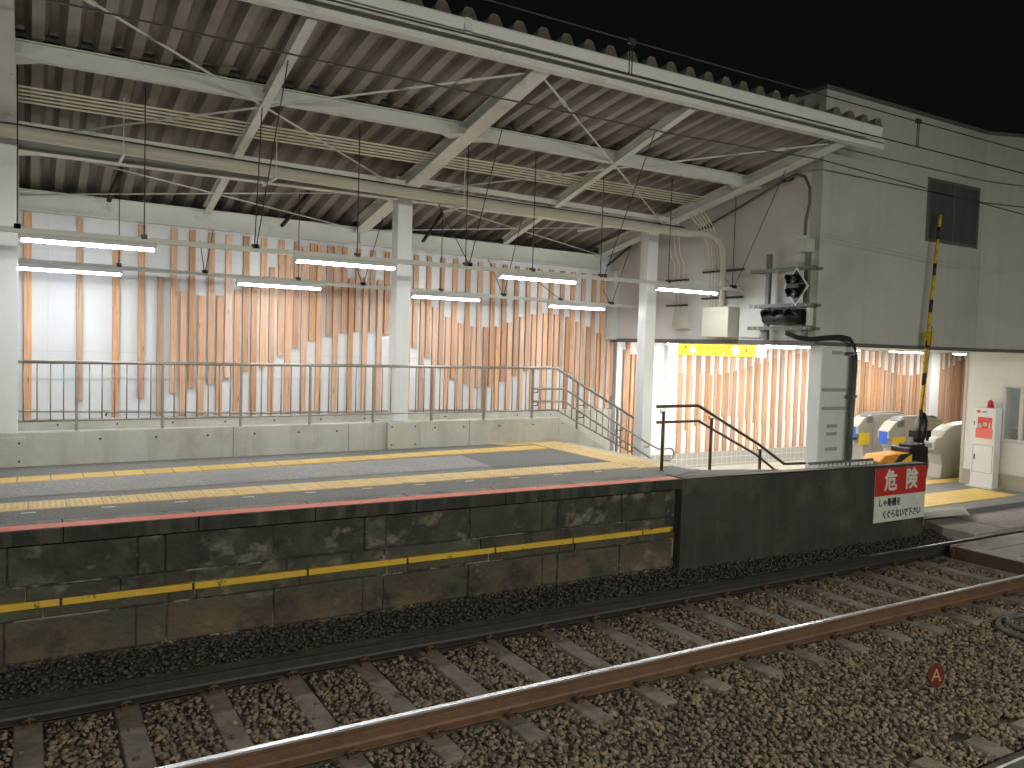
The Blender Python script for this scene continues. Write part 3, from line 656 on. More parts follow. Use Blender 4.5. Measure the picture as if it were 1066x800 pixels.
bh = thing('stair_handrail', 'brown double handrail on three posts descending behind the dark wall', 'handrail', (8.0, 8.0, PZ))
Y_ = 8.02
def hp(x, y): p = onY(x, y, Y_); return (p.x, Y_, p.z)
top_pts = [hp(684, 423.5), hp(727, 422.5), hp(790, 463), hp(816, 483), hp(838, 482.5)]
mb = MB(); mb.tube(top_pts, .021, 10); mb.build('rail', 'brownrail', bh)
low_pts = [hp(684, 440), hp(727, 438.5), hp(788, 474), hp(806, 489)]
mb = MB(); mb.tube(low_pts, .018, 10); mb.build('rail', 'brownrail', bh)
for (tx, ty, zbase) in ((691, 427, PZ), (741, 434, .95), (791.5, 466, .4)):
    p = onY(tx, ty, Y_); mb = MB(); mb.tube([(p.x, Y_, zbase), (p.x, Y_, p.z-.02)], .022, 10); mb.tube([(p.x, Y_, p.z-.05), (p.x-.05, Y_-.0, p.z-.03), (p.x-.05, Y_, p.z+.01)], .008, 6)
    if zbase == PZ: mb.tube([(p.x, Y_, PZ), (p.x, Y_, PZ+.012)], .05, 12)
    mb.build('post', 'brownrail', bh)
fr = thing('low_railing', 'low grey railing just showing over the top of the dark wall', 'railing', (10.6, 7.95, .1))
mb = MB(); a = onY(842, 483, 7.95); b = onY(908, 478.5, 7.95); mb.tube([a, b], .022, 8); mb.build('rail', 'galv', fr)
for k in range(16):
    x = a.x+(b.x-a.x)*k/15; mb = MB(); mb.box((x-.018, 7.94, .1), (x+.018, 7.96, a.z-.015)); mb.build('baluster', 'aedw', fr)

# ================================================================== CANOPY
cn = thing('platform_canopy', 'pale green steel platform roof with corrugated sheet, girders and square columns', 'canopy', (4.7, 11.15, PZ))
GX = (-.22, 4.72, 9.68)
def column(x0, x1, y0, y1, zbot, foot):
    mb = MB(); mb.box((x0, y0, zbot), (x1, y1, zb((y0+y1)/2)+.02)); o = mb.build('column', 'steel2', cn, bev=.012)
    if foot:
        f = MB(); f.box(foot[0], foot[1]); f.build('footing', 'concfoot', o, bev=.012)
        t = MB()
        for fx in (foot[0][0]+.06, foot[1][0]-.06):
            for z in (foot[0][2]+.07, foot[1][2]-.07): t.tube([(fx, foot[0][1]-.003, z), (fx, foot[0][1]+.01, z)], .013, 8)
        t.each('tie_hole', 'dark', o)
column(4.635, 4.865, 11.13, 11.36, 1.48, ((4.50, 11.0, PZ), (4.99, 11.5, 1.485)))
column(-.42, -.105, 10.95, 11.25, 1.43, ((-.62, 10.86, PZ), (-.03, 11.4, 1.43)))
column(9.43, 9.66, 11.2, 11.42, 0.0, None)
# girders: tapered H sections
for gx in GX:
    mb = MB(); y0, y1 = 7.42, 13.0
    def gp(xa, xb, fa, fb):
        mb.prism([(xa, y0, fa(y0)), (xa, y1, fa(y1)), (xa, y1, fb(y1)), (xa, y0, fb(y0))], (xb-xa, 0, 0))
    zt = lambda y: min(max(zd(y)-.004, zb(y)+.13), zb(y)+.30)
    gp(gx-.11, gx+.11, lambda y: zb(y), lambda y: zb(y)+.018)
    gp(gx-.11, gx+.11, lambda y: zt(y)-.018, lambda y: zt(y))
    gp(gx-.008, gx+.008, lambda y: zb(y)+.018, lambda y: zt(y)-.018)
    for y in (9.2, 11.2): mb.box((gx-.10, y-.006, zb(y)+.01), (gx+.10, y+.006, zt(y)-.02))
    mb.build('girder', 'steel', cn)
for (p, n) in (((325, 22), (215, 226)), ((721, 112), (524, 262))):
    y0, y1 = 7.5, 12.85; xm = (onY(p[0], p[1], y0).x+onY(n[0], n[1], y1).x)/2
    xa, xb = onY(p[0], p[1], y0).x, onY(n[0], n[1], y1).x
    mb = MB(); mb.hbeam((xa, y0, zb(y0)+.07), (xb, y1, zb(y1)+.07), .10, .13, .01, .008); mb.build('rafter', 'steel', cn)
def spans(name, y, z, w, h, beam='h', m='steel', x0=None, x1=None, zr=None):
    for a, b in zip(GX[:-1], GX[1:]):
        za = z; zb_ = z
        if zr: za = z+zr*a; zb_ = z+zr*b
        mb = MB()
        if beam == 'h': mb.hbeam((a+.01, y, za), (b-.01, y, zb_), w, h, .012, .008)
        else: mb.bar((a+.01, y, za), (b-.01, y, zb_), w, h)
        mb.build(name, m, cn)
spans('purlin', 9.2, zd(9.2)-.10, .10, .17)
spans('column_beam', 11.2, 4.84, .16, .20)
spans('wall_beam', 12.98, 4.44, .14, .28, zr=-.010)
mb = MB(); mb.bar((-7, 9.2, zd(9.2)-.10), (-.35, 9.2, zd(9.2)-.10), .1, .17); mb.bar((-7, 11.2, 4.84), (-.35, 11.2, 4.84), .16, .2); mb.bar((-7, 12.98, 4.45), (-.35, 12.98, 4.45), .14, .28); mb.each('purlin', 'steel', cn)
for gx in GX:
    for sx_ in (-1, 1):
        for y, z in ((9.2, zd(9.2)-.188), (11.2, 4.738)):
            mb = MB(); mb.prism([(gx+sx_*.10, y-.20, z), (gx+sx_*.10, y+.20, z), (gx+sx_*.34, y, z)], (0, 0, -.008)); mb.build('gusset', 'steel', cn)
    for y in (9.5, 10.35, 12.1):
        mb = MB()
        for sx_ in (-.07, .07): mb.tube([(gx+sx_, y, zb(y)-.014), (gx+sx_, y, zb(y)+.004)], .013, 6)
        mb.each('bolt', 'steel', cn)
# eave beam (channel) and gutter
mb = MB(); mb.prism([(-7, 7.27, 5.56), (-7, 7.39, 5.56), (-7, 7.39, 5.575), (-7, 7.285, 5.575), (-7, 7.285, 5.705), (-7, 7.39, 5.705), (-7, 7.39, 5.70), (-7, 7.27, 5.70)], (17.32, 0, 0)); mb.build('eave_beam', 'steel', cn)
gpr = [(7.03, 5.60), (7.10, 5.60), (7.10, 5.70), (7.092, 5.70), (7.092, 5.608), (7.04, 5.608), (7.025, 5.735), (7.005, 5.745), (7.0, 5.73)]
mb = MB(); mb.prism([(-7, y, z) for y, z in gpr], (16.9, 0, 0)); mb.box((9.9, 7.01, 5.61), (9.904, 7.10, 5.735)); mb.build('gutter', 'steel', cn)
mb = MB()
for x in np.arange(-6.5, 10.1, 1.1): mb.box((x, 7.08, 5.675), (x+.03, 7.27, 5.69))
mb.box((3.55, 6.995, 5.60), (3.62, 7.04, 5.75))
mb.each('gutter_bracket', 'steel', cn)
# corrugated roof sheet
P_ = .283; hgt = .115; prof = []; x = -7.05
while x < 9.85:
    prof += [(x, 0), (x+.100, 0), (x+.135, hgt*.85), (x+.155, hgt), (x+.215, hgt), (x+.235, hgt*.85)]; x += P_
prof.append((x, 0)); prof = [q for q in prof if q[0] < 9.98]
mb = MB(); ysn = [7.03, 8.4, 9.8, 10.8, 12.6, 14.6]; n = len(prof)
for j, y in enumerate(ysn):
    for (x, h) in prof: mb.v.append((x, y, zd(y)+h))
for j, y in enumerate(ysn):
    for (x, h) in prof: mb.v.append((x, y, zd(y)+h+.004))
N = n*len(ysn)
for j in range(len(ysn)-1):
    for i in range(n-1):
        mb.f.append((j*n+i, (j+1)*n+i, (j+1)*n+i+1, j*n+i+1)); mb.f.append((N+j*n+i, N+j*n+i+1, N+(j+1)*n+i+1, N+(j+1)*n+i))
for i in range(n-1): mb.f.append((i, i+1, N+i+1, N+i))
mb.mi = [0]*len(mb.f); mb.sm = [False]*len(mb.f)
mb.build('roof_sheet', 'sheet', cn)
# dark closures where the sheet meets the purlin
mb = MB()
for k in range(62):
    x = -7.05+k*P_
    if x > 10: break
    mb.prism([(x+.095, 9.15, zd(9.15)), (x+.24, 9.15, zd(9.15)), (x+.225, 9.15, zd(9.15)+.07), (x+.135, 9.15, zd(9.15)+.07)], (0, .1, -.018))
mb.each('closure_strip', 'dark', cn)
# bracing rods
def rod(a, b, r=.012):
    a = Vector(a); b = Vector(b); mb = MB(); mb.tube([a, b], r, 6)
    m_ = a.lerp(b, .10); mb.tube([m_, a.lerp(b, .13)], r*2, 6); mb.build('brace_rod', 'steel', cn)
zz = lambda y: zb(y)+.035
for a, b in zip(GX[:-1], GX[1:]):
    rod((a+.1, 7.6, zz(7.6)), (b-.1, 11.0, zz(11.0)-.03)); rod((b-.12, 7.6, zz(7.6)), (a+.12, 11.0, zz(11.)-.03))
    rod((a+.1, 11.25, zz(11.2)), (b-.1, 12.9, zz(12.9)), .010); rod((b-.12, 11.25, zz(11.2)), (a+.12, 12.9, zz(12.9)), .010)
# small dark struts hanging under the sheet near the wall beam
for pa, pb in (((127, 174), (113, 210)), ((325, 197), (293, 236)), ((466, 215), (440, 252)), ((672, 243), (632, 277))):
    a = onRoof(pa[0], pa[1], .05); b = onY(pb[0], pb[1], 12.7); mb = MB(); mb.bar(a, b, .05, .04); mb.tube([a, (a.x, a.y, zd(a.y))], .012, 6); mb.build('strut', 'dark', cn)

# conduits and big duct under the roof
cd = thing('conduit_run', 'bundle of five thin beige conduits under the roof sheet, turning down the building wall', 'conduit', (4, 10.2, 4.9))
for k in range(5):
    y = 9.93+.10*k; z = zd(y)-.15; zc = zb(y)-.05
    mb = MB(); mb.tube([(-7, y, z), (4.5, y, z-.01), (9.55, y, z-.01)], .012, 6); mb.build('conduit', 'conduit', cd)
for k in range(5):
    y = 10.02+.07*k
    mb = MB(); mb.tube([(9.55, y, 5.0-.02*k), (9.8, y, 4.75), (9.98, y+.0, 4.45), (10.03, y, 4.2), (10.05, y, 3.38)], .009, 6); mb.build('conduit', 'conduit', cd)
for k in range(3):
    y = 10.95+.12*k; mb = MB(); mb.tube([(9.6, y-.3, 4.86), (9.95, y, 4.35), (10.05, y, 4.2), (10.05, y, 3.1)], .009, 6); mb.build('conduit', 'conduit', cd)
mb = MB()
for z in (4.0, 3.55): mb.box((10.02, 9.55, z), (10.09, 10.45, z+.03)); mb.box((10.02, 10.85, z-.1), (10.09, 11.35, z-.07))
mb.each('clamp_rail', 'dark', cd)
du = thing('cable_duct', 'thick beige pipe running the length of the canopy and bending down the building wall', 'pipe', (4, 10.5, 4.8))
dy, dz0, dz1 = 10.5, 4.82, 4.60
pts = [(-7, dy, dz0+.02), (-.1, dy, dz0), (4.6, dy, 4.72), (9.3, 10.15, 4.60)]+arc((9.55, 10.0, 4.30), .30, math.pi/2, 0, 6, Vector((1.35, -.35, 0)), (0, 0, 1))
pts = [Vector(p) for p in pts]+[Vector((9.96, 9.90, 3.4))]
mb = MB(); mb.tube(pts, [.075]*3+[.065]+[.05]*8, 14); mb.build('pipe', 'ductm', du)
mb = MB(); mb.tube([(p.x, p.y, p.z+.085) for p in pts[:4]], .010, 6); mb.build('cable', 'rubber', du)
for x in (.9, 2.6, 5.2, 7.6): mb = MB(); mb.box((x, dy-.35, dz0-.15-.02*x), (x+.03, dy+.3, dz0-.12-.02*x)); mb.tube([(x+.015, dy-.33, dz0-.13-.02*x), (x+.015, dy-.33, zd(dy-.33))], .006, 6); mb.build('bracket', 'steel', du)
bt = thing('cable_tray', 'white cable channel running beside the conduits under the roof', 'cable tray', (4, 10.8, 4.9))
for a, b in ((-7, -.35), (-.1, 4.6), (4.85, 9.55)): mb = MB(); mb.bar((a, 10.85, 4.98), (b, 10.85, 4.92), .10, .06); mb.build('channel', 'steel', bt)

# ================================================================== LAMPS
def rail_line(label, pa, pb, Y, name='lamp_rail'):
    a = onY(pa[0], pa[1], Y); b = onY(pb[0], pb[1], Y)
    e = (b-a).normalized(); a0 = a-e*(a.x+6.5)
    t = thing(name, label, 'lamp rail', (a.x, Y, a.z))
    mb = MB(); mb.bar(a0, b, .05, .055); mb.build('channel', 'steel', t, bev=.004)
    return t, a, b
LR1, a1, b1 = rail_line('front steel rail carrying four tube lamps above the platform', (0, 238), (797, 304), 9.6)
LR2, a2, b2 = rail_line('rear steel rail carrying four tube lamps in front of the slatted wall', (18, 271), (664, 320), 12.0)
def zl(x, a, b): return a.z+(b.z-a.z)*(x-a.x)/(b.x-a.x)
def tube_lamp(x0, x1, Y, z, label, grp):
    t = thing('tube_lamp', label, 'lamp', ((x0+x1)/2, Y, z), grp)
    mb = MB(); w = .055
    mb.prism([(x0-.03, Y-w*.5, z), (x0-.03, Y+w*.5, z), (x0-.03, Y+w, z-.045), (x0-.03, Y+w, z-.055), (x0-.03, Y-w, z-.055), (x0-.03, Y-w, z-.045)], (x1-x0+.06, 0, 0)); mb.build('housing', 'aedw', t, bev=.004)
    mb = MB(); mb.prism([(x0, Y-.045, z-.056), (x0, Y+.045, z-.056), (x0, Y+.034, z-.082), (x0, Y-.034, z-.082)], (x1-x0, 0, 0)); q = mb.build('diffuser', ['tubeside', 'tube'], t)
    for p in q.data.polygons:
        if p.normal.z < -.9: p.material_index = 1
    mb = MB(); mb.box((x0-.025, Y-.045, z-.082), (x0-.003, Y+.045, z-.056)); mb.box((x1+.003, Y-.045, z-.082), (x1+.025, Y+.045, z-.056)); mb.each('end_cap', 'aedw', t)
    return t
pos = ['nearest the left column', 'just left of the middle column', 'second from the right end', 'at the right end beside the building']
for i, (p0, p1) in enumerate(((22.5, 164.5), (309, 413), (521, 601), (684.5, 749))):
    x0 = onY(p0, 250+i*15, 9.6).x; x1 = onY(p1, 258+i*15, 9.6).x
    tube_lamp(x0, x0+1.22, 9.6, zl((x0+x1)/2, a1, b1)-.028, 'lit tube lamp on the front rail, '+pos[i], 'tube lamps over the platform')
for i, (p0, p1) in enumerate(((17, 126), (248, 338), (430, 501), (572, 632))):
    x0 = onY(p0, 280+i*12, 12.0).x; x1 = onY(p1, 288+i*12, 12.0).x
    tube_lamp(x0, x0+1.18, 12.0, zl((x0+x1)/2, a2, b2)-.028, 'lit tube lamp on the rear rail, '+['nearest the left column', 'just left of the middle column', 'just right of the middle column', 'nearest the right end'][i], 'tube lamps over the platform')
def hangers(T, Y, a, b, lst, tops=None):
    for (tx, ty, bx) in lst:
        top = onRoof(tx, ty, .17); xb_ = onY(bx, 260, Y).x; zb2 = zl(xb_, a, b)+.03
        if abs(tx-bx) < 8: top = Vector((xb_, Y, zd(Y)-.08))
        mb = MB(); mb.tube([top, (xb_, Y, zb2)], .0065, 6); mb.box((xb_-.03, Y-.03, zb2-.02), (xb_+.03, Y+.03, zb2+.03)); mb.build('hanger_rod', 'rod', T)
hangers(LR1, 9.6, a1, b1, [(20, 20, 18), (12, 60, 18), (151, 80, 150), (300, 63, 267), (273, 108, 265), (376, 122, 372), (523, 133, 489), (485, 157, 485), (451, 202, 489), (560, 155, 555), (682, 137, 630), (632, 175, 626), (701, 178, 697), (765, 203, 764), (713, 240, 764), (818, 177, 766), (790, 193, 787)])
hangers(LR2, 12.0, a2, b2, [(124, 209, 124), (205, 227, 213), (226, 218, 214), (312, 234, 311), (360, 245, 378), (403, 212, 379), (460, 226, 460), (500, 250, 525), (545, 220, 526), (617, 280, 637), (660, 246, 639), (520, 262, 585)])

# ================================================================== STATION BUILDING
bd = thing('station_building', 'two storey pale station building over the ticket concourse, at the end of the canopy', 'building', (13, 8.1, .1))
XF, YF, ZB_, ZT = 10.1, 8.1, 2.84, 6.57
mb = MB(); mb.box((XF, YF, ZB_), (14.35, YF+.2, ZT)); 
wf = mb.build('front_wall', 'rface', bd)
kx, ky = 14.35, YF; ex, ey = kx+9*.94, ky-9*.34
mb = MB(); mb.prism([(kx, ky, ZB_), (ex, ey, ZB_), (ex+.1, ey+.2, ZB_), (kx, ky+.2, ZB_)], (0, 0, ZT-ZB_)); mb.build('angled_wall', 'rface', bd)
mb = MB(); mb.box((XF, YF+.2, ZB_+.002), (XF+.2, 13.3, ZT-.002)); 
lf = mb.build('side_wall', 'lface', bd)
# front face strip of the side wall stays flush 2 mm behind the front wall
mb = MB(); mb.box((XF-.02, YF-.02, ZT), (14.36, YF+.25, ZT+.06)); mb.box((XF-.02, YF+.25, ZT), (XF+.25, 13.3, ZT+.06))
mb.prism([(kx+.01, ky-.02, ZT), (ex, ey-.02, ZT), (ex+.1, ey+.25, ZT), (kx+.01, ky+.25, ZT)], (0, 0, .06)); mb.build('parapet_cap', 'cap', bd)
mb = MB(); mb.prism([(XF+.003, YF+.003, ZB_-.03), (kx, ky+.003, ZB_-.03), (ex, ey+.003, ZB_-.03), (26, 13.2, ZB_-.03), (XF+.003, 13.2, ZB_-.03)], (0, 0, .028)); mb.build('ceiling', 'ceil', bd)
mb = MB(); mb.box((XF-.012, YF-.012, ZB_-.05), (XF+.02, 13.05, ZB_+.02)); mb.box((XF+.021, YF-.012, ZB_-.05), (kx, YF+.02, ZB_+.01)); mb.bar((kx, ky, ZB_-.02), (ex, ey, ZB_-.02), .03, .06); mb.build('soffit_trim', 'cap', bd)
mb = MB(); mb.box((XF-.12, 12.85, ZB_), (XF-.001, 13.09, 4.2)); mb.build('corner_panel', 'trim', bd)
# upper window
wl, wr, wb, wt = 12.74, 14.14, 4.63, 5.57
w_ = MB()
w_.box((wl-.05, YF-.02, wt), (wr+.05, YF-.001, wt+.05)); w_.box((wl-.05, YF-.02, wb-.05), (wr+.05, YF-.001, wb)); w_.box((wl-.05, YF-.02, wb), (wl, YF-.001, wt)); w_.box((wr, YF-.02, wb), (wr+.05, YF-.001, wt)); w_.box((13.42, YF-.018, wb), (13.46, YF-.001, wt))
wo = w_.build('window', 'winf', bd)
mb = MB(); mb.box((wl, YF-.006, wb), (13.42, YF-.003, wt)); mb.box((13.46, YF-.010, wb), (wr, YF-.007, wt)); mb.build('pane', 'curtain', wo)
# concourse back wall with slats
cwt = thing('slatted_wall', 'brightly lit slatted wall inside the ticket concourse above grey tiles', 'wall', (15, YW, .1))
mb = MB(); mb.box((10.31, YW, .1), (26, YW+.2, ZB_-.035)); mb.build('panel', 'whiteb', cwt)
mb = MB(); mb.box((10.06, YW-.03, .10), (26, YW-.002, .43)); mb.build('wainscot', 'wtile', cwt)
for p in (699, 972.5):
    x = onY(p, 400, YW-.1).x; w = .14 if p < 800 else .20
    mb = MB(); mb.box((x-w, YW-.12, .43), (x+w, YW-.003, ZB_-.04)); mb.build('pilaster', 'whiteb', cwt, bev=.006)
YC = YW-.07
c6 = lambda cx, cy: (650+cx/4.443, 320+cy/4.443)
At = [(207, 585), (250, 585), (295, 570), (340, 550), (383, 530), (425, 520), (465, 508), (500, 503), (540, 508), (575, 520), (610, 535), (650, 543), (690, 543), (725, 540), (760, 530), (795, 515), (828, 495), (862, 483)]
Bt = [(228, 293), (270, 303), (315, 312), (360, 313), (405, 313), (447, 310), (483, 302), (520, 295), (557, 285), (592, 272), (630, 262), (668, 250), (707, 238), (742, 230), (778, 220), (812, 215), (846, 208)]
ZC = ZB_-.04
for q in At: p = c6(*q); w = onY(p[0], p[1], YC); slat(cwt, w.x+.01, w.z, ZC, .130, .022)
for q in Bt: p = c6(*q); w = onY(p[0], p[1], YC); slat(cwt, w.x, .44, w.z, .115, .035)
c8 = lambda cx, cy: (880+cx/7.614, 350+cy/7.614)
B8 = [(125, 190), (185, 207), (235, 230), (285, 250), (340, 272), (390, 292), (430, 305), (480, 310), (540, 312), (590, 305), (640, 297)]
for i, q in enumerate(B8):
    p = c8(*q); w = onY(p[0], p[1], YC); slat(cwt, w.x, .44, w.z, .115, .035); slat(cwt, w.x+.15, .9, ZC, .13, .022)
for q in [(745, 282), (790, 265), (830, 250), (870, 235), (920, 195), (962, 185)]:
    p = c8(*q); w = onY(p[0], p[1], YC); slat(cwt, w.x, .44, w.z, .115, .035); slat(cwt, w.x+.15, .9, ZC, .13, .022)
for cx, b_ in ((0, 0), ): pass
for px_, tp in ((646, None), (652.5, 364), (660, 369), (655.8, 353), (664, 369), (668, 354)):
    if tp: w = onY(px_, tp, YC); slat(cwt, w.x, .44, min(w.z, ZC), .075)
# ceiling tube lamps of the concourse
k = 0
lab = ['over the stairs', 'behind the yellow sign', 'above the white cabinet', 'left of the ticket gates', 'above the ticket gates', 'beyond the ticket gates']
for x, y in ((11.2, 11.9), (10.9, 9.2), (13.2, 11.6), (15.6, 11.8), (18.0, 11.8), (20.6, 11.8)):
    t = thing('ceiling_lamp', 'bright white ceiling lamp '+lab[k], 'lamp', (x, y, ZB_-.03), 'ceiling lamps of the concourse'); k += 1
    mb = MB(); mb.box((x-.62, y-.09, ZB_-.06), (x+.62, y+.09, ZB_-.031)); mb.build('housing', 'aedw', t)
    mb = MB(); mb.box((x-.58, y-.05, ZB_-.075), (x+.58, y+.05, ZB_-.061)); mb.build('diffuser', 'ceiltube', t)
# white pillar cabinet under the building corner
pc = thing('white_pillar', 'tall white clad pillar with small grey plates below the building corner', 'pillar', (10.5, 8.2, .1))
mb = MB(); mb.box((10.29, 8.125, .1), (11.02, 8.34, ZB_-.052)); o = mb.build('body', ['cabside', 'cabinet'], pc, bev=.008)
for p in o.data.polygons:
    if p.normal.y < -.5: p.material_index = 1
mb = MB(); mb.box((10.27, 8.105, .1), (10.31, 8.15, ZB_-.053)); mb.box((11.0, 8.105, .1), (11.04, 8.15, ZB_-.053)); mb.each('corner_trim', 'cabside', pc)
def on_c(x, y): p = onY(x, y, 8.11); return p.x, p.z
for (cx, cy, w_px, h) in ((173, 92, 55, .035), (162, 299, 145, .035), (160, 401, 145, .035), (142, 500, 52, .035), (139, 543, 52, .035), (135, 627, 62, .035)):
    x, z = on_c(840+cx/5.33, 350+cy/5.33); w = w_px/5.33/44
    mb = MB(); mb.box((x-w/2, 8.110, z-.025), (x+w/2, 8.124, z+.025)); mb.build('plate', 'plate', pc)
# cables down the pillar
cb = thing('cable_bundle', 'black cables looping from the signals and down the right edge of the white pillar', 'cable', (11.0, 8.05, .1))
mb = MB()
for j in range(3):
    pts = [onY(x, y+j*1.6, 8.0) for x, y in ((818, 345), (830, 350), (845, 352), (862, 350), (876, 349.5), (885, 352), (890, 360), (892, 372))]
    mb.tube(pts, .016, 6)
mb.build('cable', 'rubber', cb)
a = onY(892, 370, 8.0); b = onY(886, 488, 8.0)
mb = MB(); mb.tube([(a.x, 8.04, a.z), (b.x-.03, 8.04, .2)], .045, 10); mb.build('conduit', 'dgrey', cb)
mb = MB()
for y in (368, 413, 457): p = onY(889, y, 8.0); mb.box((p.x-.07, 7.98, p.z-.02), (p.x+.05, 8.09, p.z+.02))
mb.each('clamp', 'galv', cb)

# office wall with window, AED cabinet
XO = 16.6
ow = thing('office_wall', 'white tiled station office wall with a sliding window and beige base', 'wall', (XO, 8, .1))
wy1, wy0 = 8.78, 6.9; wz0, wz1 = 1.10, 2.12
mb = MB()
mb.box((XO, 6.2, .42), (XO+.12, wy0, ZB_-.035)); mb.box((XO, wy1, .42), (XO+.12, 9.52, ZB_-.035)); mb.box((XO, wy0, .42), (XO+.12, wy1, wz0)); mb.box((XO, wy0, wz1), (XO+.12, wy1, ZB_-.035))
mb.build('tiled_wall', 'otile', ow)
mb = MB(); mb.box((XO-.01, 6.2, .10), (XO+.12, 9.53, .40)); mb.build('base', 'obase', ow)
mb = MB(); mb.box((XO-.03, 6.2, .40), (XO+.12, 9.54, .43)); mb.build('ledge', 'winw', ow)
mb = MB(); mb.box((XO-.012, 9.50, .10), (XO+.2, 9.56, ZB_-.036)); mb.box((XO+.02, 9.53, .1), (XO+1.4, 9.555, ZB_-.036)); mb.build('corner_post', 'boxbeige', ow)
wd = MB()
wd.box((XO-.04, wy0, wz0-.05), (XO+.05, wy1, wz0)); wd.box((XO-.03, wy0, wz1), (XO+.05, wy1, wz1+.04)); wd.box((XO-.03, wy1-.05, wz0), (XO+.05, wy1, wz1)); wd.box((XO-.03, wy0, wz0), (XO+.05, wy0+.05, wz1)); wd.box((XO-.035, 8.37, wz0), (XO+.03, 8.44, wz1)); wd.box((XO-.02, 7.55, wz0), (XO+.03, 7.61, wz1))
wo = wd.build('window', 'winw', ow, bev=.004)
mb = MB(); mb.box((XO+.0, wy0+.05, wz0), (XO+.006, wy1-.05, wz1)); mb.build('pane', 'opane', wo)
t = thing('ceiling_lamp', 'ceiling lamp lighting the office behind the sliding window', 'lamp', (17.4, 8.0, 2.75))
q = MB(); q.box((17.3, 7.4, 2.72), (17.5, 8.6, 2.76)); q.build('housing', 'aedw', t); q = MB(); q.box((17.34, 7.45, 2.70), (17.46, 8.55, 2.719)); q.build('diffuser', emis('lit_office_tube', (1, 1, .95), 16), t)
ob = MB(); ob.box((XO+.13, 9.40, .1), (XO+1.5, 9.46, 2.78)); ob.box((XO+.13, 6.2, .101), (XO+1.5, 9.4, .12)); ob.box((XO+1.5, 6.2, .1), (XO+1.55, 9.5, 2.8)); ob.box((XO+.13, 6.2, .9), (XO+.6, 8.9, .95)); ob.build('office_interior', 'officein', ow)
mb = MB(); mb.box((XO+1.4, 7.9, 1.0), (XO+1.48, 8.25, 2.7)); mb.box((XO+1.4, 8.6, 1.0), (XO+1.48, 8.75, 2.7)); mb.each('curtain', 'winw', ow)
mb = MB(); mb.box((XO+.2, 8.35, .95), (XO+.5, 8.70, 1.32)); tag(mb.build('printer', 'gate', None, bev=.01), 'small beige machine on the counter inside the office window', 'machine')
mb = MB(); mb.box((XO+.2, 7.85, .95), (XO+.4, 8.12, 1.08)); mb.tube([(XO+.2, 7.8, 1.1), (XO+.2, 8.1, 1.1)], .03, 8); tag(mb.build('desk_phone', 'aedw', None, bev=.01), 'white telephone on the office counter behind the glass', 'telephone')

ae = thing('defibrillator_cabinet', 'tall white emergency cabinet with red poster and beacon against the office wall', 'cabinet', (16.42, 8.96, .1))
ax0, ax1, ay0, ay1 = 16.34, 16.56, 8.75, 9.20
mb = MB(); mb.box((ax0, ay0, .10), (ax1, ay1, 1.70)); mb.build('body', 'aedw', ae, bev=.012)
mb = MB(); mb.box((ax0-.06, ay0-.04, .10), (ax1+.02, ay1+.05, .125)); mb.build('base_plate', 'winw', ae)
mb = MB(); mb.box((ax0-.004, ay0+.03, .40), (ax0-.0, ay1-.03, .405)); mb.box((ax0-.004, ay0+.03, .95), (ax0, ay1-.03, .955)); mb.box((ax0-.004, ay1-.035, .40), (ax0, ay1-.03, .955)); mb.box((ax0-.004, ay0+.03, .40), (ax0, ay0+.035, .955)); mb.build('door_seam', 'galv', ae)
mb = MB(); mb.box((ax0-.015, ay1-.08, .66), (ax0, ay1-.06, .76)); mb.box((ax0-.012, ay1-.045, 1.34), (ax0, ay1-.03, 1.42)); mb.each('handle', 'galv', ae)
mb = MB(); mb.box((ax0-.006, 8.82, 1.20), (ax0-.001, 9.10, 1.51)); mb.build('poster', 'aedr', ae)
mb = MB(); mb.box((ax0-.008, 8.80, 1.09), (ax0-.002, 9.13, 1.285)); mb.build('poster', 'aedo', ae)
mb = MB(); mb.box((ax0-.009, 9.02, 1.30), (ax0-.0065, 9.08, 1.38)); mb.box((ax0-.009, 8.85, 1.30), (ax0-.0065, 8.88, 1.40)); mb.tube([(ax0-.009, 8.95, 1.37), (ax0-.0065, 8.95, 1.37)], .045, 12); mb.each('poster_figure', 'signw', ae)
mb = MB()
hp_ = [(0, -.035), (.04, .005), (.038, .028), (.02, .036), (0, .022), (-.02, .036), (-.038, .028), (-.04, .005)]
mb.prism([(ax0-.004, 9.09+y, 1.615+z) for y, z in hp_], (.003, 0, 0)); mb.build('heart_mark', 'aedr', ae)
text('lettering', 'AED', .05, 'galv', ae, plane_mat((ax0-.003, 8.97, 1.615), (0, -1, 0), (0, 0, 1)), bold=.001)
mb = MB(); mb.tube([(16.45, 8.93, 1.70), (16.45, 8.93, 1.74)], .062, 14); mb.tube([(16.45, 8.93, 1.74), (16.45, 8.93, 1.80), (16.45, 8.93, 1.84), (16.45, 8.93, 1.86)], [.055, .055, .038, .008], 14); mb.build('beacon', 'lampred', ae)

